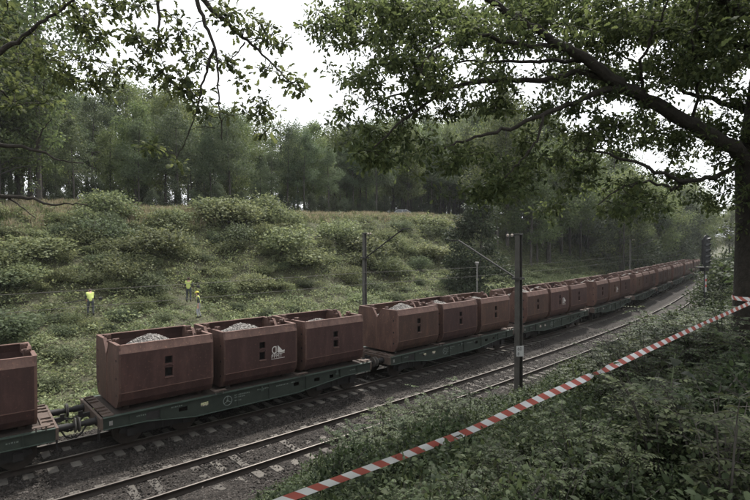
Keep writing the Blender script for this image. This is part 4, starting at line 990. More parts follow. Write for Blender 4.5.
    exm = ex.mesh('extra', M['skin'], True)
    b = bmesh.new(); b.from_mesh(bm); nf = len(b.faces); b.from_mesh(exm); b.faces.ensure_lookup_table()
    for f in b.faces[nf:]: f.material_index = 2
    b.to_mesh(bm); b.free()
    body = obj('body', bm, t); body.name = 'body'
    # vest: torso faces pushed out a little
    b = bmesh.new(); b.from_mesh(bm); b.faces.ensure_lookup_table()
    tor = {'spi', 'che', 'shol', 'shor'}
    dele = [f for i, f in enumerate(b.faces) if i >= nf or names[near[i]] not in tor | {'pel'} or (names[near[i]] == 'pel' and (f.calc_center_median()[2] < .90)) or (names[near[i]][:3] == 'sho' and abs(f.calc_center_median()[1]) > .225)]
    bmesh.ops.delete(b, geom=dele, context='FACES'); b.normal_update()
    for v in b.verts: v.co += v.normal * .018
    ax0 = J['pel']; axd = J['che'] - J['pel']; axd = axd / np.linalg.norm(axd)
    for f in b.faces:
        q = float((np.array(f.calc_center_median()) - ax0) @ axd); f.material_index = 1 if (.10 < q < .155 or .235 < q < .29) else 0; f.smooth = True
    vm = bpy.data.meshes.new('safety_vest'); b.to_mesh(vm); b.free(); vm.materials.clear(); vm.materials.append(M['vest']); vm.materials.append(M['reflect'])
    v_ = obj('safety_vest', vm, t); sol = v_.modifiers.new('solid', 'SOLIDIFY'); sol.thickness = .008
    if helmet:
        mb = MB(); c = J['hd1'] + up * .02; k = 14; V = []
        for rr, hh in ((.135, -.005), (.112, .0), (.110, .03), (.09, .07), (.05, .095), (.01, .10)):
            for i in range(k):
                a = 2 * PI * i / k; V.append(c + fw * (rr * 1.12 * math.cos(a) + (.03 if (rr > .12 and math.cos(a) > .3) else 0)) + np.array([0, 1., 0]) * rr * math.sin(a) + up * hh)
        mb.add(V, [[l * k + i, l * k + (i + 1) % k, (l + 1) * k + (i + 1) % k, (l + 1) * k + i] for l in range(5) for i in range(k)] + [list(range(5 * k, 6 * k))]); mb.build('helmet', M['helmet'], t, True)
    return t, J
def tool(loc, rz, pts, label, head=True, scale=1.0):
    t = empty('brush_cutter', loc, rz, label, 'brush cutter'); t.scale = (scale,) * 3
    mb = MB(); mb.tube(pts, .024, 6); mb.build('shaft', M['pole_dark'], t)
    d = np.array(pts[0]) - np.array(pts[-1]); d /= np.linalg.norm(d)
    mb = MB(); mb.box(np.array(pts[0]) + d * .08, (.16, .2, .2), 0, .03); mb.build('motor', M['pole_dark'], t)
    h0 = np.array(pts[0]) * .5 + np.array(pts[-1]) * .5
    mb = MB(); mb.tube([h0 + (0, -.22, .12), h0 + (0, -.2, .0), h0 + (0, .2, .0), h0 + (0, .22, .12)], .012, 6); mb.build('handlebar', M['pole_dark'], t)
    if head:
        e = np.array(pts[-1]); mb = MB(); mb.tube([e + (0, 0, .02), e + (0, 0, -.02)], [.11, .11], 12); mb.build('cutting_head', M['grey_steel'], t)
view = math.atan2(_f0[1], _f0[0])
def stand(x, ytop, d, h):
    P = W(x, ytop, d); z = P[2] - h; return (P[0], P[1], z)
l1 = stand(188.5, 276.5, 35.0, 1.80); person(l1, view + .15, 'worker seen from behind in yellow vest, standing upright holding a pole', 'hold', 'trouser', False)
l2 = stand(199, 291.0, 33.0, 1.80); person(l2, view + 1.9, 'worker in yellow helmet and vest with pale grey trousers', 'down', 'trouser_grey', True, .12)
l3 = stand(90.5, 289.5, 30.6, 1.62); person(l3, view + .6, 'bent worker in yellow vest half hidden by bushes on the left', 'reach', 'trouser', False, .5)
tool(l1, view + .15, [(.10, -.55, 1.08), (.26, .15, 1.03), (.42, 1.0, .98)], 'brush cutter held level by the upright worker', True)
tool(l3, view + .6, [(.42, -.5, .98), (.62, .1, .95), (.95, 1.25, .80)], 'long brush cutter held out by the bent worker', True)

# ================================================================== OAKS
def grow(skel, clusters, rg, seg=.22):
    """join every leaf cluster to the nearest point of the growing branch skeleton; returns tube list"""
    P = np.array([p for line, r in skel for p in line]); Rn = np.array([q for line, r in skel for q in r]); tubes = []
    todo = list(clusters); d0 = [np.min(np.linalg.norm(P - c, axis=1)) for c in todo]
    for i in np.argsort(d0):
        c = todo[i]; d = np.linalg.norm(P - c, axis=1); k = int(np.argmin(d + rg.random(len(d)) * .12)); a = P[k]; L = np.linalg.norm(c - a)
        if L < .05: continue
        n = max(2, int(L / seg) + 1); f = np.linspace(0, 1, n + 1)[:, None]
        side = np.cross(c - a, rg.normal(size=3)); side /= np.linalg.norm(side) + 1e-9
        line = a + (c - a) * f + side * (np.sin(f * PI) * L * rg.uniform(-.16, .16)) + np.array([0, 0, 1]) * np.sin(f * PI) * L * rg.uniform(-.03, .10)
        line[1:-1] += rg.normal(size=(n - 1, 3)) * .02
        r0 = min(Rn[k] * .7, .006 + .008 * L); rr = np.linspace(max(r0, .004), .0035, n + 1)
        tubes.append((line, rr)); P = np.concatenate([P, line[1:]]); Rn = np.concatenate([Rn, rr[1:]])
    return tubes
def cluster_leaves(cl, per, spread, size, rg, kind='oak'):
    C = np.repeat(cl, per, axis=0); n = len(C); u = unit(n, rg); C = C + u * np.abs(rg.normal(size=n))[:, None] * spread * np.array([1.25, 1.25, .7])
    D = u + unit(n, rg) * .5; D[:, 2] -= .25; N = unit(n, rg) * .6 + np.array([0, 0, .9])
    return leaves(C, D, N, size * rg.uniform(.65, 1.25, n), kind, rg)
def px_clusters(ells, rg, dk=1.0, spray=0):
    out = []
    for (cx, cy_, rx, ry, n, d0, d1) in ells:
        k = 0
        while k < n:
            u, v = rg.uniform(-1, 1, 2)
            if u * u + v * v > 1: continue
            c = W(cx + u * rx, cy_ + v * ry, rg.uniform(d0, d1) * dk); out.append(c); k += 1
            for _ in range(spray): out.append(c + rg.normal(size=3) * np.array([.22, .22, .10])); k += 1
    return np.array(out)
def limb(pts, r0, r1, rg, wob=.02):
    """pts: (x, y, depth) along a limb -> finely sampled line and radii"""
    Q = np.array([W(p[0], p[1], p[2] * OK_) for p in pts]); t = np.linspace(0, len(Q) - 1, (len(Q) - 1) * 5 + 1); L = np.stack([np.interp(t, np.arange(len(Q)), Q[:, i]) for i in range(3)], 1)
    for _ in range(3): L[1:-1] = (L[:-2] + 2 * L[1:-1] + L[2:]) / 4
    L[1:-1] += rg.normal(size=(len(L) - 2, 3)) * wob
    return L, np.linspace(r0, r1, len(L))
def limb_w(pts, r0, r1, rg, wob=.02):
    Q = np.array(pts, float); t = np.linspace(0, len(Q) - 1, (len(Q) - 1) * 5 + 1); L = np.stack([np.interp(t, np.arange(len(Q)), Q[:, i]) for i in range(3)], 1)
    for _ in range(3): L[1:-1] = (L[:-2] + 2 * L[1:-1] + L[2:]) / 4
    L[1:-1] += rg.normal(size=(len(L) - 2, 3)) * wob
    return L, r1 + (r0 - r1) * (1 - np.linspace(0, 1, len(L))) ** 1.7
def build_oak(name, base, label, trunk, limbs, ells, extra, rg, per, spread, size, extra_per=16, dk=1.0, spray=0):
    t = empty(name, base, 0, label, 'tree'); off = -Vector(tuple(float(v) for v in base))
    mb = MB(); mb.tube(trunk[0], trunk[1], 14); o = mb.build('trunk', M['bark'], t, True); o.location = off
    for L, r in limbs:
        mb = MB(); mb.tube(L, r, 9); o = mb.build('limb', M['bark'], t, True); o.location = off
    cl = px_clusters(ells, rg, dk, spray)
    allc = np.concatenate([cl, extra]) if len(extra) else cl
    tw = grow(limbs, allc, rg); mb = MB()
    for L, r in tw: mb.tube(L, r, 4, False)
    o = mb.build('twigs', M['bark'], t, True); o.location = off; o['kind'] = 'stuff'
    V, F, tt = cluster_leaves(cl, per, spread, size, rg)
    if len(extra):
        V2, F2, t2 = cluster_leaves(extra, extra_per, spread * 1.9, size * 1.7, rg); F2 = F2 + len(V); V = np.concatenate([V, V2]); F = np.concatenate([F, F2]); tt = np.concatenate([tt, t2])
    o = obj('crown', me_arrays('crown', V, F, M['oak_leaf'], tt), t); o.location = off
    return t
rg = np.random.default_rng(21)
bz = OAKZ
ox, oy = OAK[0], OAK[1]
trunk = ([(ox + .05, oy, bz - .6), (ox, oy, bz + .1), (ox, oy, bz + 1.2), (ox + .02, oy, 6.9), (ox - .05, oy + .02, 7.9), (ox + .1, oy - .1, 9.6), (ox + .25, oy - .2, 12.2), (ox + .2, oy - .1, 15)], [.56, .44, .38, .36, .34, .27, .17, .05])
limbs = [
    limb([(757, 172, 8.4), (735, 149, 8.2), (692, 125, 7.9), (644, 98, 7.6), (610, 78, 7.4), (591, 62, 7.3), (562, 46, 7.2), (529, 24, 7.0), (490, 2, 6.8), (450, -30, 6.6)], .150, .035, rg),
    limb([(625, 88, 7.5), (600, 90, 7.4), (572, 103, 7.2), (543, 115, 7.1), (500, 132, 6.9), (470, 137, 6.8), (440, 150, 6.7)], .06, .012, rg),
    limb([(612, 79, 7.4), (582, 72, 7.5), (540, 82, 7.6), (500, 79, 7.6), (462, 82, 7.5), (432, 100, 7.4), (396, 124, 7.2), (372, 150, 7.1)], .06, .012, rg),
    limb([(500, 79, 7.6), (450, 88, 7.8), (400, 92, 7.9), (365, 110, 8.0)], .035, .010, rg),
    limb([(591, 62, 7.3), (560, 60, 7.6), (510, 62, 7.9), (470, 60, 8.1), (420, 75, 8.2)], .04, .012, rg),
    limb([(560, 46, 7.2), (520, 45, 7.0), (470, 30, 6.9), (430, 50, 6.8), (420, 75, 6.8)], .04, .012, rg),
    limb([(757, 160, 8.4), (720, 175, 8.2), (697, 181, 8.0), (668, 178, 7.8), (634, 161, 7.6), (600, 152, 7.5), (575, 150, 7.4)], .055, .012, rg),
    limb([(690, 181, 8.0), (672, 190, 7.9), (649, 181, 7.7), (620, 188, 7.6), (598, 205, 7.5)], .03, .010, rg),
    limb([(765, 60, 8.4), (740, 42, 8.6), (702, 38, 8.8), (650, 34, 9.0), (596, 30, 9.2), (530, 20, 9.4), (460, 10, 9.5), (380, 30, 9.6)], .08, .015, rg),
    limb([(765, 118, 8.4), (740, 106, 8.8), (712, 100, 9.2), (687, 92, 9.5), (650, 70, 9.9), (610, 50, 10.2)], .07, .015, rg),
    limb([(765, 30, 8.4), (735, 5, 7.4), (690, -20, 6.6), (620, -60, 5.8), (540, -90, 5.0)], .11, .03, rg),
    limb([(460, 10, 9.5), (400, 0, 9.3), (350, 8, 9.2), (318, 22, 9.1)], .025, .008, rg),
    limb([(644, 98, 7.6), (640, 60, 7.2), (655, 30, 6.9), (668, 0, 6.6)], .03, .012, rg),
    limb([(690, 124, 7.9), (700, 80, 7.5), (690, 40, 7.1), (700, 0, 6.8)], .03, .012, rg),
    limb([(543, 115, 7.1), (538, 140, 7.0), (520, 160, 7.0), (505, 178, 6.9)], .022, .008, rg),
]
ells = [(545, 18, 205, 30, 250, 6.5, 10.5), (385, 60, 42, 58, 120, 6.8, 9.5), (368, 125, 25, 38, 50, 6.9, 8.6), (392, 150, 28, 22, 30, 6.8, 8.2), (445, 50, 62, 34, 120, 6.6, 9.6), (425, 105, 50, 22, 44, 7.0, 8.4),
        (478, 165, 40, 26, 46, 6.6, 8.4), (545, 155, 52, 26, 45, 6.8, 8.8), (590, 185, 58, 34, 60, 7.0, 9.2), (620, 122, 40, 30, 55, 7.2, 9.0), (655, 55, 85, 42, 150, 7.0, 10.5), (715, 85, 48, 62, 95, 7.4, 10.0), (690, 150, 50, 30, 45, 7.6, 9.4),
        (560, 85, 70, 30, 60, 7.3, 9.6), (316, 18, 22, 20, 20, 8.6, 9.4), (505, 100, 60, 18, 26, 7.0, 9.0), (652, 200, 50, 20, 20, 7.4, 8.8), (735, 195, 22, 40, 26, 7.6, 8.6), (735, 20, 40, 40, 110, 7, 9.5), (600, 12, 150, 22, 200, 7.5, 10.5), (470, 22, 80, 26, 90, 7, 9.8), (400, 20, 60, 24, 60, 7.4, 9.6), (560, 60, 90, 26, 80, 7.8, 10), (690, 45, 70, 45, 110, 7.5, 10.5), (640, 20, 90, 25, 90, 7.5, 10.5), (720, 135, 40, 40, 60, 8.0, 10.0), (670, 130, 50, 25, 35, 8.4, 10), (580, 130, 30, 18, 20, 7.6, 9), (350, 20, 20, 25, 26, 8.0, 9.4), (500, 190, 40, 10, 12, 7, 8)]
ex = []
while len(ex) < 1100:      # the rest of the crown, above and behind the picture
    v = rg.normal(size=3); v /= np.linalg.norm(v); r = rg.random() ** .45
    q = np.array([ox - .5, oy - .6, 10.6]) + v * r * np.array([6.2, 6.0, 4.2])
    X, Y, d = px(q)
    if q[2] < 7.6 or (d > .4 and -20 < X < 770 and Y > -25): continue
    ex.append(q)
build_oak('oak_tree', (ox, oy, bz - .3), 'large oak at right edge, its limbs and leaves filling the upper right', trunk, limbs, ells, np.array(ex), rg, 30, .115, .088, 16, OK_, 4)

# second oak, left of the camera: only its drooping branches reach into the picture
rg = np.random.default_rng(33)
lb = rd(-5.6, 3.4); lz = gz(lb[0], lb[1]); lx, ly = lb[0], lb[1]
def A(x, y, d): return tuple(W(x, y, d))
trunk = ([(lx, ly, lz - .6), (lx, ly, lz + .2), (lx + .05, ly, lz + 2), (lx + .1, ly + .05, lz + 4), (lx + .2, ly, lz + 6), (lx + .1, ly - .1, lz + 8.2), (lx, ly, lz + 11)], [.50, .36, .30, .27, .22, .14, .04])
hi = np.array([lx + .2, ly, lz + 6.2]); h2 = np.array([lx + .1, ly, lz + 5.0]); h3 = np.array([lx + .08, ly, lz + 3.9]); h4 = np.array([lx + .05, ly, lz + 3.3])
limbs = [
    limb_w([hi, (hi + np.array(A(60, -130, 5.2))) / 2 + (0, 0, .3), A(60, -130, 5.2), A(140, -70, 5.3), A(200, -2, 5.4), A(232, 27, 5.4), (A(258, 50, 5.45)), A(280, 72, 5.5), A(305, 96, 5.5)], .085, .006, rg, .008),
    limb_w([A(140, -70, 5.3), A(160, -30, 5.2), A(158, 0, 5.1), A(160, 25, 5.1), A(157, 45, 5.1)], .035, .010, rg, .006),
    limb_w([A(160, -52, 5.3), A(190, -20, 5.2), A(200, 10, 5.2), A(210, 35, 5.2), A(217, 55, 5.2), A(218, 85, 5.2), A(220, 118, 5.2), A(222, 140, 5.2)], .034, .006, rg, .006),
    limb_w([A(214, 48, 5.2), A(206, 70, 5.2), A(200, 95, 5.2), A(195, 115, 5.2), A(186, 140, 5.2), A(176, 160, 5.2)], .016, .005, rg, .008),
    limb_w([h2, A(-120, 60, 4.6), A(-20, 60, 4.9), A(12, 46, 5.0), A(42, 22, 5.0), A(60, 10, 5.0), A(90, -12, 5.0)], .055, .010, rg, .008),
    limb_w([A(60, -130, 5.2), A(72, -60, 5.2), A(70, -10, 5.3), A(76, 15, 5.3), A(84, 30, 5.3), A(93, 46, 5.3), A(94, 56, 5.3)], .03, .005, rg, .006),
    limb_w([h3, A(-120, 140, 4.6), A(-30, 142, 4.9), A(0, 145, 5.0), A(36, 149, 5.0), A(60, 160, 5.0), A(84, 163, 5.0)], .06, .006, rg, .008),
    limb_w([A(36, 149, 5.0), A(40, 132, 5.0), A(52, 119, 5.0)], .012, .004, rg, .004),
    limb_w([h4, A(-120, 185, 4.6), A(-30, 190, 4.9), A(0, 196, 5.0), A(30, 197, 5.0), A(52, 206, 5.0), A(70, 203, 5.0), A(88, 205, 5.0)], .05, .005, rg, .006),
    limb_w([A(6, 196, 5.0), A(20, 206, 5.0), A(36, 218, 5.0)], .012, .004, rg, .004),
    limb_w([A(215, 128, 5.2), A(200, 126, 5.2), A(190, 130, 5.2)], .006, .003, rg, .003),
    limb_w([A(245, 42, 5.4), A(236, 55, 5.4), A(226, 62, 5.4)], .010, .004, rg, .004),
    limb_w([A(-20, 60, 4.9), A(-10, 80, 5.4), A(5, 95, 5.8), A(20, 105, 6.2)], .03, .006, rg, .006),
]
ells = [(20, 45, 26, 22, 20, 4.9, 5.9), (10, 85, 26, 22, 20, 5.2, 6.2), (8, 15, 22, 20, 12, 5.2, 6.2), (75, 12, 20, 12, 10, 4.9, 5.5), (100, 8, 25, 8, 9, 5, 5.5), (135, 8, 22, 9, 10, 5, 5.5), (85, 28, 12, 8, 6, 5.0, 5.4), (105, 40, 14, 10, 8, 5.1, 5.5), (138, 38, 12, 10, 9, 5.0, 5.4),
        (160, 48, 14, 12, 10, 5.0, 5.4), (88, 62, 14, 6, 6, 5.2, 5.5), (50, 62, 8, 12, 6, 5, 5.4), (80, 78, 14, 8, 7, 5.2, 5.6), (105, 84, 18, 10, 12, 5.1, 5.6), (120, 72, 10, 8, 5, 5.1, 5.5), (150, 70, 16, 10, 8, 5.0, 5.5), (172, 82, 18, 14, 14, 5.0, 5.5), (178, 30, 14, 16, 10, 5.1, 5.5),
        (195, 60, 14, 12, 9, 5.1, 5.5), (192, 98, 14, 10, 9, 5.1, 5.5), (215, 12, 14, 10, 8, 5.2, 5.6), (240, 22, 14, 12, 9, 5.2, 5.6), (262, 32, 18, 8, 9, 5.3, 5.7), (275, 42, 10, 6, 5, 5.3, 5.6), (232, 62, 10, 8, 6, 5.3, 5.6), (243, 84, 6, 6, 3, 5.3, 5.5), (252, 104, 12, 9, 8, 5.3, 5.6), (266, 116, 8, 7, 5, 5.4, 5.6),
        (270, 130, 6, 5, 3, 5.4, 5.6), (298, 84, 8, 9, 6, 5.4, 5.6), (284, 74, 10, 6, 4, 5.4, 5.6), (152, 152, 8, 7, 5, 5.1, 5.3), (228, 117, 5, 4, 2, 5.2, 5.3), (182, 162, 6, 3, 2, 5.2, 5.3), (270, 70, 8, 4, 3, 5.4, 5.6), (40, 100, 12, 8, 5, 5.2, 5.8), (62, 75, 8, 6, 4, 5.1, 5.5), (205, 110, 8, 8, 4, 5.1, 5.4)]
ex = []
while len(ex) < 260:
    v = rg.normal(size=3); v /= np.linalg.norm(v); r = rg.random() ** .45
    q = np.array([lx, ly, lz + 8.2]) + v * r * np.array([5.0, 5.0, 3.4]); X, Y, d = px(q)
    if d > .3 and X > -40 and X < 770 and Y > -30: continue
    if q[2] < lz + 4: continue
    ex.append(q)
build_oak('oak_tree', (lx, ly, lz - .3), 'oak branches with sparse leaves hanging into the upper left', trunk, limbs, ells, np.array(ex), rg, 13, .07, .074, 14)

# ================================================================== VEGETATION
def put(kind_name, meshes, loc, rz, scale, label, cat, group, parts=('foliage', 'stem')):
    t = empty(kind_name, loc, rz, label, cat, group); t.scale = scale if isinstance(scale, tuple) else (scale,) * 3
    for nm, me in zip(parts, meshes): obj(nm, me, t)
    return t
def side_word(x):
    for lim, wd in ((45, 'at the left edge'), (135, 'above the bent worker'), (235, 'above the upright workers'), (330, 'above the nearest wagon'), (430, 'near the far mast'), (530, 'near the near mast'), (640, 'above the far wagons')):
        if x < lim: return wd
    return 'near the signal'

# ---- the wood on the crest and the wood that closes the cutting on the right
TREES = {'pine': [tree_meshes(100 + i, 15, 'pine') for i in range(4)], 'slim': [tree_meshes(200 + i, 14, 'slim') for i in range(4)], 'broad': [tree_meshes(300 + i, 13, 'broad') for i in range(4)], 'bushy': [tree_meshes(400 + i, 8, 'bushy') for i in range(3)]}
BASEH = {'pine': 15, 'slim': 14, 'broad': 13, 'bushy': 8}
DESC = {'pine': ('pine_tree', 'thin tall pine'), 'slim': ('slender_tree', 'slender leafy tree'), 'broad': ('broadleaf_tree', 'round-crowned broadleaf tree'), 'bushy': ('bushy_tree', 'dark bushy tree')}
rg = np.random.default_rng(55)
placed = [(cp[0] + _r0[0] * b_ - _f0[0] * a_, cp[1] + _r0[1] * b_ - _f0[1] * a_) for a_ in (0, 2.5, 5, 7.5, 10) for b_ in (-1.5, 0, 1.5)]
def tree_at(s_, D_, kind, h, where, group):
    z = gz(s_, D_) - .15; X, Y, d = px((s_, D_, z + 2))
    if d < 5 or X < -120 or X > 870: return
    nm, ds = DESC[kind]; k = h / BASEH[kind]
    put(nm, TREES[kind][rg.integers(len(TREES[kind]))], (s_, D_, z), rg.random() * 2 * PI, (k * rg.uniform(.9, 1.12), k * rg.uniform(.9, 1.12), k), '%s %s, %s' % (ds, where, side_word(X)), 'tree', '%s %s %s' % (ds, where, side_word(X)), ('crown', 'trunk'))
def wood(n, s0, s1, e0, e1, kinds, hfun, where, group, mind, keep=lambda X, d: True):
    c = 0; tries = 0
    while c < n and tries < n * 60:
        tries += 1
        s_ = rg.uniform(s0, s1); e_ = e0 + (e1 - e0) * rg.random() ** 1.3; D_ = CTR + float(curv(s_)) + e_
        if any((s_ - a) ** 2 + (D_ - b) ** 2 < mind * mind for a, b in placed): continue
        X, Y, d = px((s_, D_, 10.0))
        if d < 5 or X < -110 or X > 860 or not keep(X, d): continue
        placed.append((s_, D_)); tree_at(s_, D_, kinds[rg.integers(len(kinds))], hfun(X, d) * rg.uniform(.74, 1.14), where, group); c += 1
def h_crest(X, d):
    # treetop height in the picture: tall at the left edge, a dip right of centre
    y = np.interp(X, [-60, 0, 40, 70, 120, 200, 260, 320, 360, 450, 560], [-40, 5, 40, 92, 95, 100, 135, 132, 135, 130, 110])
    return max(7.0, (243 - y) * d / FPX + CAMZ - 10.2)
wood(60, -28, 100, 36, 44, ['pine', 'pine', 'slim', 'pine'], h_crest, 'fronting the crest wood', 'crest wood', 1.9, lambda X, d: X < 560)
wood(75, -30, 135, 44, 66, ['pine', 'slim', 'broad', 'slim'], h_crest, 'inside the crest wood', 'crest wood', 2.2, lambda X, d: X < 600)
wood(60, -30, 170, 66, 110, ['slim', 'broad', 'pine'], lambda X, d: h_crest(X, d) * .98, 'deep in the crest wood', 'crest wood', 3.0, lambda X, d: X < 640)
wood(52, -22, 95, 34.5, 41, ['bushy'], lambda X, d: rg.uniform(2.0, 4.2), 'edging the crest wood', 'crest wood', 2.0, lambda X, d: X < 430)
wood(40, -30, 120, 40, 62, ['bushy'], lambda X, d: rg.uniform(3, 5.5), 'inside the crest wood', 'crest wood', 2.2, lambda X, d: X < 560)
wood(70, -30, 170, 66, 112, ['bushy'], lambda X, d: rg.uniform(7, 11), 'deep in the crest wood', 'crest wood', 2.6, lambda X, d: X < 640)
wood(9, -12, 14, 32, 42, ['broad', 'slim'], lambda X, d: rg.uniform(17, 21), 'towering over the crest wood', 'crest wood', 2.0, lambda X, d: X < 50)
# right: woods beside the line
def h_right(X, d): return rg.uniform(16, 24)
wood(46, 62, 120, 17, 40, ['slim', 'broad', 'slim', 'pine'], h_right, 'right of the dark tree', 'line wood', 2.6, lambda X, d: X > 495)
wood(55, 84, 180, 6.5, 34, ['broad', 'slim', 'broad', 'bushy'], h_right, 'behind the far wagons', 'line wood', 2.9, lambda X, d: X > 520)
wood(24, 130, 230, 5, 30, ['broad', 'slim'], lambda X, d: rg.uniform(18, 25), 'in the haze beyond the train', 'line wood', 3.5, lambda X, d: X > 560)
wood(20, 95, 230, -26, -9, ['broad', 'slim', 'broad'], lambda X, d: rg.uniform(15, 22), 'beyond the signal on the near side', 'line wood', 3.2, lambda X, d: X > 700)
wood(14, 55, 95, -24, -12.5, ['broad', 'slim'], lambda X, d: rg.uniform(8, 13), 'on the near bank behind the signal', 'line wood', 2.6, lambda X, d: X > 722)
wood(40, 228, 275, -45, 45, ['broad', 'slim'], lambda X, d: rg.uniform(22, 30), 'closing the far view', 'line wood', 3.2)
# the dark tree at the foot of the slope
p = W(478, 262, 50.0); D_ = CTR + float(curv(p[0])) + 14.5; p = W(478, 262, 50.0)
for d in np.arange(35, 75, .5):
    q = W(480, 262, d)
    if e_of(q[0], q[1]) > 12.0: break
put('dark_tree', tree_meshes(444, 8.6, 'bushy', 2.2, M['darkest_leaf']), (q[0], q[1], gz(q[0], q[1]) - .2),   .4, (1.45, 1.45, 1.3), 'large dark spreading tree standing alone at the foot of the slope', 'tree', None, ('crown', 'trunk'))
DARK = (q[0], q[1])

# ---- shrubs on the far slope
FS = [shrub_meshes(500 + i, 2.4, 1.7, .13, 'diamond', M['shrub_leaf'], 70, 11) for i in range(5)] 
FV = [shrub_meshes(520 + i, 2.6, 1.15, .15, 'diamond', M['vine_leaf'], 62, 10) for i in range(4)]
FD = [shrub_meshes(540 + i, 2.4, 1.8, .12, 'diamond', M['dark_shrub_leaf'], 75, 11) for i in range(4)]
rg = np.random.default_rng(77)
sp = []
WRK = [l1, l2, l3]
def shrubs(n, s0, s1, e0, e1, sets, kind, desc, sc0, sc1, mind, where, keep=lambda X, Y: True, zk=1.0):
    c = tr = 0
    while c < n and tr < n * 80:
        tr += 1
        s_ = rg.uniform(s0, s1); e_ = rg.uniform(e0, e1); D_ = CTR + float(curv(s_)) + e_
        if any((s_ - a) ** 2 + (D_ - b) ** 2 < mind * mind for a, b in sp): continue
        z = gz(s_, D_); X, Y, d = px((s_, D_, z + .6)); sc = sc0 + (sc1 - sc0) * rg.random() ** 2.2
        if X < -40 or X > 700 or not keep(X, Y): continue
        # leave the workers in view
        bad = False
        for wl in WRK:
            wx, wy, wd = px((wl[0], wl[1], wl[2] + 1.0))
            if abs(X - wx) < 2.1 * sc * FPX / d + 4 and d < wd + 1.2 + 1.5 * sc and d > wd - 9: bad = True
        if bad: continue
        sp.append((s_, D_)); c += 1
        put(kind, sets[rg.integers(len(sets))], (s_, D_, z - .1), rg.random() * 2 * PI, (sc * rg.uniform(.8, 1.45), sc * rg.uniform(.8, 1.45), sc * rg.uniform(.6, 1.05) * zk), '%s on %s, %s' % (desc, where, side_word(X)), 'shrub', '%s on %s %s' % (desc, where, side_word(X)))
shrubs(70, -12, 40, 16, 29.5, FS, 'slope_shrub', 'leafy grey-green shrub', .5, 2.1, 1.2, 'the upper far slope', lambda X, Y: X < 300)
shrubs(32, -8, 32, 14, 27, FD, 'dark_shrub', 'dark green shrub', .6, 2.0, 1.5, 'the far slope', lambda X, Y: X < 240)
shrubs(56, 16, 95, 17, 29.5, FS, 'slope_shrub', 'leafy grey-green shrub', .5, 2.0, 1.4, 'the upper far slope', lambda X, Y: 200 < X < 470)
shrubs(26, 10, 80, 13, 27, FD, 'dark_shrub', 'dark green shrub', .5, 1.1, 1.5, 'the far slope', lambda X, Y: 180 < X < 470)
shrubs(60, -8, 75, 4.8, 17.5, FV, 'vine_mound', 'pale vine mound', .8, 2.4, 1.5, 'the lower far slope', zk=.62)
shrubs(16, -6, 16, 6, 15, FD, 'dark_shrub', 'low dark shrub', .5, .85, 1.6, 'the lower far slope', lambda X, Y: X < 170)
shrubs(26, 45, 110, 4.5, 15, FV + FS, 'vine_mound', 'leafy mound', .7, 1.2, 1.8, 'the bank behind the train', lambda X, Y: X > 430)

for b_, a_, k_ in ((-.5, 1.0, .52), (.55, 1.3, .5)):      # low growth hides the bent worker's legs
    q = np.array(l3[:2]) - _f0[:2] * a_ + _r0[:2] * b_; put('slope_shrub', FS[2], (q[0], q[1], gz(*q) - .1), b_ * 3, (k_, k_, k_), 'low leafy shrub before the bent worker, %s of the two' % ('left' if b_ < 0 else 'right'), 'shrub', 'shrubs before the bent worker')
# ---- ground cover on the far slope (nobody could count it)
def slope_points(n, s0, s1, e0, e1, rg, bias=1.0):
    s_ = s0 + (s1 - s0) * rg.random(n) ** bias; e_ = rg.uniform(e0, e1, n); D_ = CTR + curv(s_) + e_
    return np.stack([s_, D_, ground(s_, D_) - .03], 1), e_
rg = np.random.default_rng(91)
P, e_ = slope_points(19000, -14, 100, 3.6, 34, rg, 1.25)
m = np.ones(len(P), bool)
for wl in WRK: m &= ~((np.hypot(P[:, 0] - wl[0], P[:, 1] - wl[1]) < .32))
P, e_ = P[m], e_[m]
lowm = e_ < 17 + 3 * (vnoise(P[:, 0], P[:, 1], 6, 8) - .5) * 2
patch = vnoise(P[:, 0], P[:, 1], 4.5, 9)
vin = lowm & (patch > .22); 
def near_workers(P, sc):
    sc = np.array(sc)
    for wl in WRK:
        v = P[:, :2] - np.array(wl[:2]); along = v @ _f0[:2]; across = v @ _r0[:2]
        sc[(along > -4.5) & (along < .4) & (np.abs(across) < .7)] *= .7
    return sc
scatter('creeping_vines', P[vin], near_workers(P[vin], .6 + .8 * rg.random(vin.sum()) ** 2), [clump_obj(600 + i, 46, .55, .42, .15, 'diamond', M['vine_leaf']) for i in range(5)], 'pale green creeping vines covering the lower far slope', 'vines', .2, rg)
oth = ~vin
scatter('slope_weeds', P[oth], near_workers(P[oth], .6 + 1.1 * rg.random(oth.sum()) ** 2), [clump_obj(620 + i, 44, .5, .55, .12, 'diamond', M['shrub_leaf']) for i in range(4)], 'tangled weeds and undergrowth on the far slope', 'weeds', .2, rg)
P, e_ = slope_points(12000, -20, 110, 14, 37, rg, 1.25); patch = vnoise(P[:, 0], P[:, 1], 5, 12) + np.clip((e_ - 24) / 8, -1, 1) * .55
P = P[patch > .80]; Pc, _ = slope_points(3200, -22, 112, 29.3, 34.5, rg, 1.2); P = np.concatenate([P, Pc])
cg = np.array([[cp[0] - _f0[0] * a + _r0[0] * b, cp[1] - _f0[1] * a + _r0[1] * b] for a, b in zip(rg.uniform(1.3, 3.5, 150), rg.uniform(-3.2, 3.2, 150))]); cg = np.concatenate([cg, ground(cg[:, 0], cg[:, 1])[:, None] - .03], 1); P = np.concatenate([P, cg])
scatter('dry_grass', P, np.concatenate([rg.uniform(.6, 1.15, len(P) - 150), rg.uniform(.9, 1.35, 150)]), [clump_obj(640 + i, 40, .3, .85, 0, 'wblade', M['dry_grass'] if i < 3 else M['grass']) for i in range(4)], 'pale dry grass along the crest of the far slope', 'grass', .12, rg)
P, e_ = slope_points(5000, -30, 140, 34, 70, rg, 1.2)
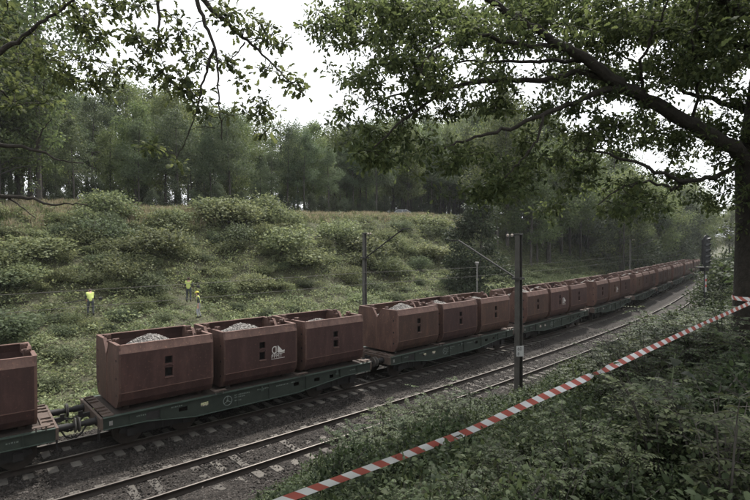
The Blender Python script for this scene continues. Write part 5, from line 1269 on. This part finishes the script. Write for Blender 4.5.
scatter('wood_undergrowth', P, rg.uniform(.8, 1.7, len(P)), [clump_obj(660 + i, 40, .6, .7, .16, 'diamond', M['dark_leaf'] if i % 2 else M['broad_leaf']) for i in range(4)], 'low undergrowth between the trunks of the crest wood', 'undergrowth', .15, rg)
P, e_ = slope_points(2600, 75, 200, 3.6, 30, rg); 
scatter('bank_undergrowth', P, rg.uniform(.9, 1.8, len(P)), [clump_obj(670 + i, 40, .6, .8, .18, 'diamond', M['dark_leaf'] if i % 2 else M['shrub_leaf']) for i in range(4)], 'undergrowth on the bank behind the far wagons', 'undergrowth', .15, rg)

# ---- near bank
BND_X = [-100, 225, 262, 300, 345, 400, 450, 520, 560, 600, 650, 695, 708, 718, 735, 760, 900]; BND_Y = [900, 620, 492, 452, 428, 405, 392, 384, 366, 345, 318, 290, 278, 250, 225, 205, 190]
def allowed(P3, h, slack=0.0):
    X, Y, d = px(P3 + np.array([0, 0, h])); return d > 1.0 and Y > np.interp(X, BND_X, BND_Y) - slack, X, Y, d
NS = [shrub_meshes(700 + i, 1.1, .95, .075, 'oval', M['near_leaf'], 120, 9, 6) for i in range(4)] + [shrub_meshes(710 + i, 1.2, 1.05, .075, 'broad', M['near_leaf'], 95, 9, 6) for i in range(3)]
def pinnate_meshes(seed, h, material, nst=11, size=.062):
    """arching stems carrying feathery leaves of paired leaflets"""
    rg = np.random.default_rng(seed); mb = MB(); C, D, N, S_ = [], [], [], []
    for i in range(nst):
        a = rg.random() * 2 * PI; L = h * rg.uniform(.7, 1.2); out = rg.uniform(.15, .6) * L; top = np.array([math.cos(a) * out, math.sin(a) * out, L * rg.uniform(.75, 1.0)]); b = np.array([math.cos(a) * .06, math.sin(a) * .06, -.15])
        st = [b + (top - b) * f + np.array([0, 0, .18 * L * math.sin(f * PI)]) for f in np.linspace(0, 1, 6)]; mb.tube(st, np.linspace(.009, .003, 6), 4, False); st = np.array(st)
        for k in range(rg.integers(7, 11)):
            f = .3 + .7 * rg.random(); p = np.array([np.interp(f * 5, np.arange(6), st[:, j]) for j in range(3)]); q = rg.random() * 2 * PI; dr = np.array([math.cos(q), math.sin(q), rg.uniform(-.1, .55)]); dr /= np.linalg.norm(dr); fl = rg.uniform(.16, .30)
            sd = np.cross(dr, [0, 0, 1.0]); sd /= np.linalg.norm(sd); nn = np.cross(sd, dr); tip = p + dr * fl - np.array([0, 0, .25 * fl]); mb.tube([p, p + dr * fl * .55, tip], [.003, .0025, .0015], 3, False)
            for u in np.linspace(.25, 1, 5):
                c = p + (dr * u * fl) - np.array([0, 0, .25 * fl * u * u])
                for sgn in (-1, 1): C.append(c); D.append(sd * sgn + dr * .45 - np.array([0, 0, .25])); N.append(nn + rg.normal(size=3) * .25); S_.append(size * rg.uniform(.8, 1.2) * (1.15 - .4 * u))
            C.append(tip); D.append(dr - np.array([0, 0, .4])); N.append(nn); S_.append(size)
    V, F, t = leaves(np.array(C), np.array(D), np.array(N), np.array(S_), 'oval', rg)
    return me_arrays('foliage', V, F, material, t), mb.mesh('stem', M['bark_far'])
PN = [pinnate_meshes(760 + i, 1.0, M['near_leaf'] if i % 2 else M['weed_leaf']) for i in range(5)]
NF = [shrub_meshes(720 + i, 1.6, 1.3, .10, 'oval', M['near_leaf'], 60, 11, 6) for i in range(3)]
rg = np.random.default_rng(101); sp2 = []
def near_word(X, d):
    a = 'below the tape' if d < 7 else 'beyond the tape'
    for lim, wd in ((360, 'at bottom centre'), (440, 'left of the near mast'), (520, 'at the near mast'), (600, 'right of the near mast'), (680, 'left of the signal'), (2000, 'by the oak trunk')):
        if X < lim: return a, wd
def near_shrubs(n, s0, s1, e0, e1, sets, sc0, sc1, mind, desc, name='bank_shrub'):
    c = tr = 0
    while c < n and tr < n * 120:
        tr += 1
        s_ = rg.uniform(s0, s1); e_ = rg.uniform(e0, e1); D_ = CTR + float(curv(s_)) + e_; z = gz(s_, D_); sc = rg.uniform(sc0, sc1)
        if any((s_ - a) ** 2 + (D_ - b) ** 2 < mind * mind for a, b in sp2): continue
        ok, X, Y, d = allowed(np.array([s_, D_, z]), 1.0 * sc)
        if not ok or X < -150 or X > 900 or d < 2.6: continue
        # stay below the line of the tape where the tape passes in front of the sky line of the bank
        if d < 9.5:
            ty = np.interp(X, [200, 285, 400, 520, 690, 752], [534, 499, 457, 407, 330, 302]); td = 1.0 / max(.06, (.263 - .00033 * (X - 300)))
            if d < td + .3 and Y < ty + 12: continue
        hw = .8 * sc * FPX / d
        if d < 46 and X - hw < 724 and X + hw > 690 and Y < 300: continue
        sp2.append((s_, D_)); c += 1; a, b = near_word(X, d)
        put(name, sets[rg.integers(len(sets))], (s_, D_, z - .08), rg.random() * 2 * PI, (sc * rg.uniform(.85, 1.2), sc * rg.uniform(.85, 1.2), sc * rg.uniform(.8, 1.1)), '%s %s, %s' % (desc, a, b), 'shrub', '%s %s %s' % (desc, a, b))
near_shrubs(60, 1, 14, -16, -9, PN, 1.0, 1.9, .42, 'feathery leaved plant', 'feathery_shrub')
near_shrubs(45, 6, 26, -16.0, -7.8, PN, .9, 1.4, .7, 'feathery leaved plant', 'feathery_shrub')
near_shrubs(90, 1, 20, -16.0, -7.8, NS, .6, 1.35, .5, 'leafy green bank shrub')
near_shrubs(40, 16, 60, -15, -8.0, NF, .8, 1.5, 1.1, 'bushy bank shrub')
near_shrubs(14, 22, 80, -22, -9, NF, 1.3, 2.2, 1.8, 'tall bank bush', 'tall_bush')
def edge_shrubs(n, x0, x1, desc, name='bank_shrub'):
    c = tr = 0
    while c < n and tr < n * 60:
        tr += 1
        X = rg.uniform(x0, x1); Y = np.interp(X, BND_X, BND_Y) + rg.random() ** 1.5 * 34; d = rg.uniform(8.5, 34) if X < 700 else rg.uniform(14, 75); q = W(X, Y, d); e_ = float(e_of(q[0], q[1])); g = gz(q[0], q[1]); h = q[2] - g
        if not ((-15.5 if X < 700 else -24) < e_ < -7.7) or not (.45 < h < (1.0 + .035 * d if X < 700 else 5.0)): continue
        if X + .75 * h * FPX / d > 690 and X - .75 * h * FPX / d < 724 and Y < 300 and d < 47: continue
        if any((q[0] - a) ** 2 + (q[1] - b) ** 2 < (.3 * h + .12) ** 2 for a, b in sp2): continue
        sp2.append((q[0], q[1])); c += 1; a, b = near_word(X, d); k = h / 1.12
        put(name, (NS if d < 16 else NF)[rg.integers(3)], (q[0], q[1], g - .08), rg.random() * 2 * PI, (k * rg.uniform(.8, 1.15), k * rg.uniform(.8, 1.15), k if d < 16 else k * .82), '%s, %s' % (desc, b), 'shrub', '%s %s' % (desc, b))
edge_shrubs(55, 275, 560, 'leafy shrub edging the upper bank')
edge_shrubs(50, 540, 700, 'bushy shrub edging the upper bank')
edge_shrubs(30, 715, 790, 'tall bush right of the signal', 'tall_bush')
def fill_shrubs(n):
    c = tr = 0
    while c < n and tr < n * 200:
        tr += 1
        X = rg.uniform(380, 800); d = rg.uniform(2.9, 9.0); ty = np.interp(X, [285, 400, 520, 690, 752, 800], [499, 457, 407, 330, 302, 282]); Y = ty + 10 + rg.random() * 190; q = W(X, Y, d); g = gz(q[0], q[1]); h = q[2] - g
        if not (.35 < h < 1.45): continue
        if any((q[0] - a) ** 2 + (q[1] - b) ** 2 < (.26 * h + .08) ** 2 for a, b in sp3): continue
        sp3.append((q[0], q[1])); c += 1; a, b = near_word(X, d); pn = rg.random() < .45; k = h / (1.02 if pn else 1.12)
        put('feathery_shrub' if pn else 'bank_shrub', (PN if pn else NS)[rg.integers(5)], (q[0], q[1], g - .08), rg.random() * 2 * PI, (k * rg.uniform(.8, 1.1), k * rg.uniform(.8, 1.1), k), '%s in the near foreground, %s' % ('feathery leaved plant' if pn else 'dense dark green shrub', b), 'shrub', 'foreground shrubs %s' % b)
sp3 = []
fill_shrubs(130)
# ground cover of the near bank
n = 13000; s_ = -3 + 75 * rg.random(n) ** 2.1; e_ = rg.uniform(-18.3, -6.9, n); D_ = CTR + curv(s_) + e_; z = ground(s_, D_)
P = np.stack([s_, D_, z - .03], 1); m = []
for q in P:
    ok, X, Y, d = allowed(q, .25, 4); m.append(ok and d > 1.6)
m = np.array(m); P = P[m]
k = rg.random(len(P))
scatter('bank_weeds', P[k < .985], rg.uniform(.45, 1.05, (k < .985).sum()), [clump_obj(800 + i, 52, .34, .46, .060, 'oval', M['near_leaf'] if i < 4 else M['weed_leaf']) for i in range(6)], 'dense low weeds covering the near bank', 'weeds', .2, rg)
scatter('bank_grass', P[k >= .985], rg.uniform(.4, .7, (k >= .985).sum()), [clump_obj(820 + i, 16, .2, .7, 0, 'blade', M['grass']) for i in range(3)], 'long grass blades among the weeds of the near bank', 'grass', .15, rg)
# weeds creeping over the shoulder of the empty track
n = 2600; s_ = 4 + 46 * rg.random(n); e_ = -7.4 + 3.0 * rg.random(n) ** 2.2; D_ = CTR + curv(s_) + e_; m = vnoise(s_, D_, 2.4, 15) + np.clip((s_ - 8) / 10, -1, .25) - np.clip((e_ + 6.4) / 2, 0, 1) * .45 > .52
P = np.stack([s_, D_, np.full(n, -.22)], 1)[m]
scatter('track_weeds', P, rg.uniform(.35, .8, len(P)), [clump_obj(840 + i, 18, .24, .34, .07, 'oval', M['weed_leaf']) for i in range(4)], 'pale weeds creeping over the edge of the empty track', 'weeds', .25, rg)

# the tall plant with big leaves in the lower right foreground
def big_plant(x0, y0, x1, y1, d, n, label, seed):
    rg = np.random.default_rng(seed); A0 = W(x0, y0, d); B0 = W(x1, y1, d + .2); z0 = gz(A0[0], A0[1]); base = np.array([A0[0], A0[1], min(z0, A0[2]) - .05])
    t = empty('broad_leaved_plant', base, 0, label, 'plant', None); tip = B0 - base
    mb = MB(); line = [tip * f + np.array([.05 * math.sin(f * 5), .04 * math.cos(f * 4), 0]) for f in np.linspace(0, 1, 8)]; mb.tube(line, np.linspace(.012, .004, 8), 6); mb.build('stem', M['big_stem'], t)
    for i in range(n):
        f = .25 + .75 * (i + .5) / n; b = np.array([np.interp(f, np.linspace(0, 1, 8), [l[j] for l in line]) for j in range(3)]); a = i * 2.4 + rg.random() * .8
        dr = np.array([math.cos(a), math.sin(a), .05 - .45 * rg.random()]); V, F, tt = leaves(b[None] + dr[None] * .05, dr[None], np.array([[0, 0, 1.0]]) + unit(1, rg) * .35, np.array([rg.uniform(.12, .20) * (1.1 - .35 * f)]), 'broad', rg)
        obj('leaf', me_arrays('leaf', V, F, M['big_leaf'], tt), t)
M['big_stem'] = mat('green_stem', (.06, .075, .035), .7, .2, 12)
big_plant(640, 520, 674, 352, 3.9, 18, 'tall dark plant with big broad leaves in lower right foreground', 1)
#big_plant(655, 540, 640, 440, 3.3, 12, 'shorter broad-leaved plant at the bottom edge, lower right', 2)
#big_plant(612, 540, 600, 430, 3.7, 10, 'broad-leaved plant left of the tall dark one, lower foreground', 3)

# ================================================================== AIR
hz = MB(); hz.box((60, 95, 19.5), (330, 330, 45)); 
hm = bpy.data.materials.new('haze'); hm.use_nodes = True; ht = hm.node_tree; ht.nodes.clear(); ho = ht.nodes.new('ShaderNodeOutputMaterial'); hv = ht.nodes.new('ShaderNodeVolumePrincipled')
hv.inputs['Color'].default_value = (.93, .96, 1.0, 1); hv.inputs['Density'].default_value = .00015; hv.inputs['Anisotropy'].default_value = .1
ht.links.new(hv.outputs[0], ho.inputs['Volume'])
HZ = hz.build('haze', hm); tag(HZ, 'thin pale haze hanging in the air over the cutting', 'haze', None, 'stuff')

# ---- alike plants: say which one by its place from the left within its own group
def ordinal(n): return '%d%s' % (n, 'th' if 10 <= n % 100 <= 20 else {1: 'st', 2: 'nd', 3: 'rd'}.get(n % 10, 'th'))
by = {}
for o in COL.objects:
    if o.parent is None and o.get('label') and o.get('group') and o.get('category') in ('tree', 'shrub'): by.setdefault(o['label'], []).append(o)
for lab, lst in by.items():
    if 1 < len(lst) <= 60:
        lst.sort(key=lambda o: px(np.array(o.location))[0])
        for i, o in enumerate(lst):
            if len(lab.split()) <= 13: o['label'] = lab + ', %s from left' % ordinal(i + 1)
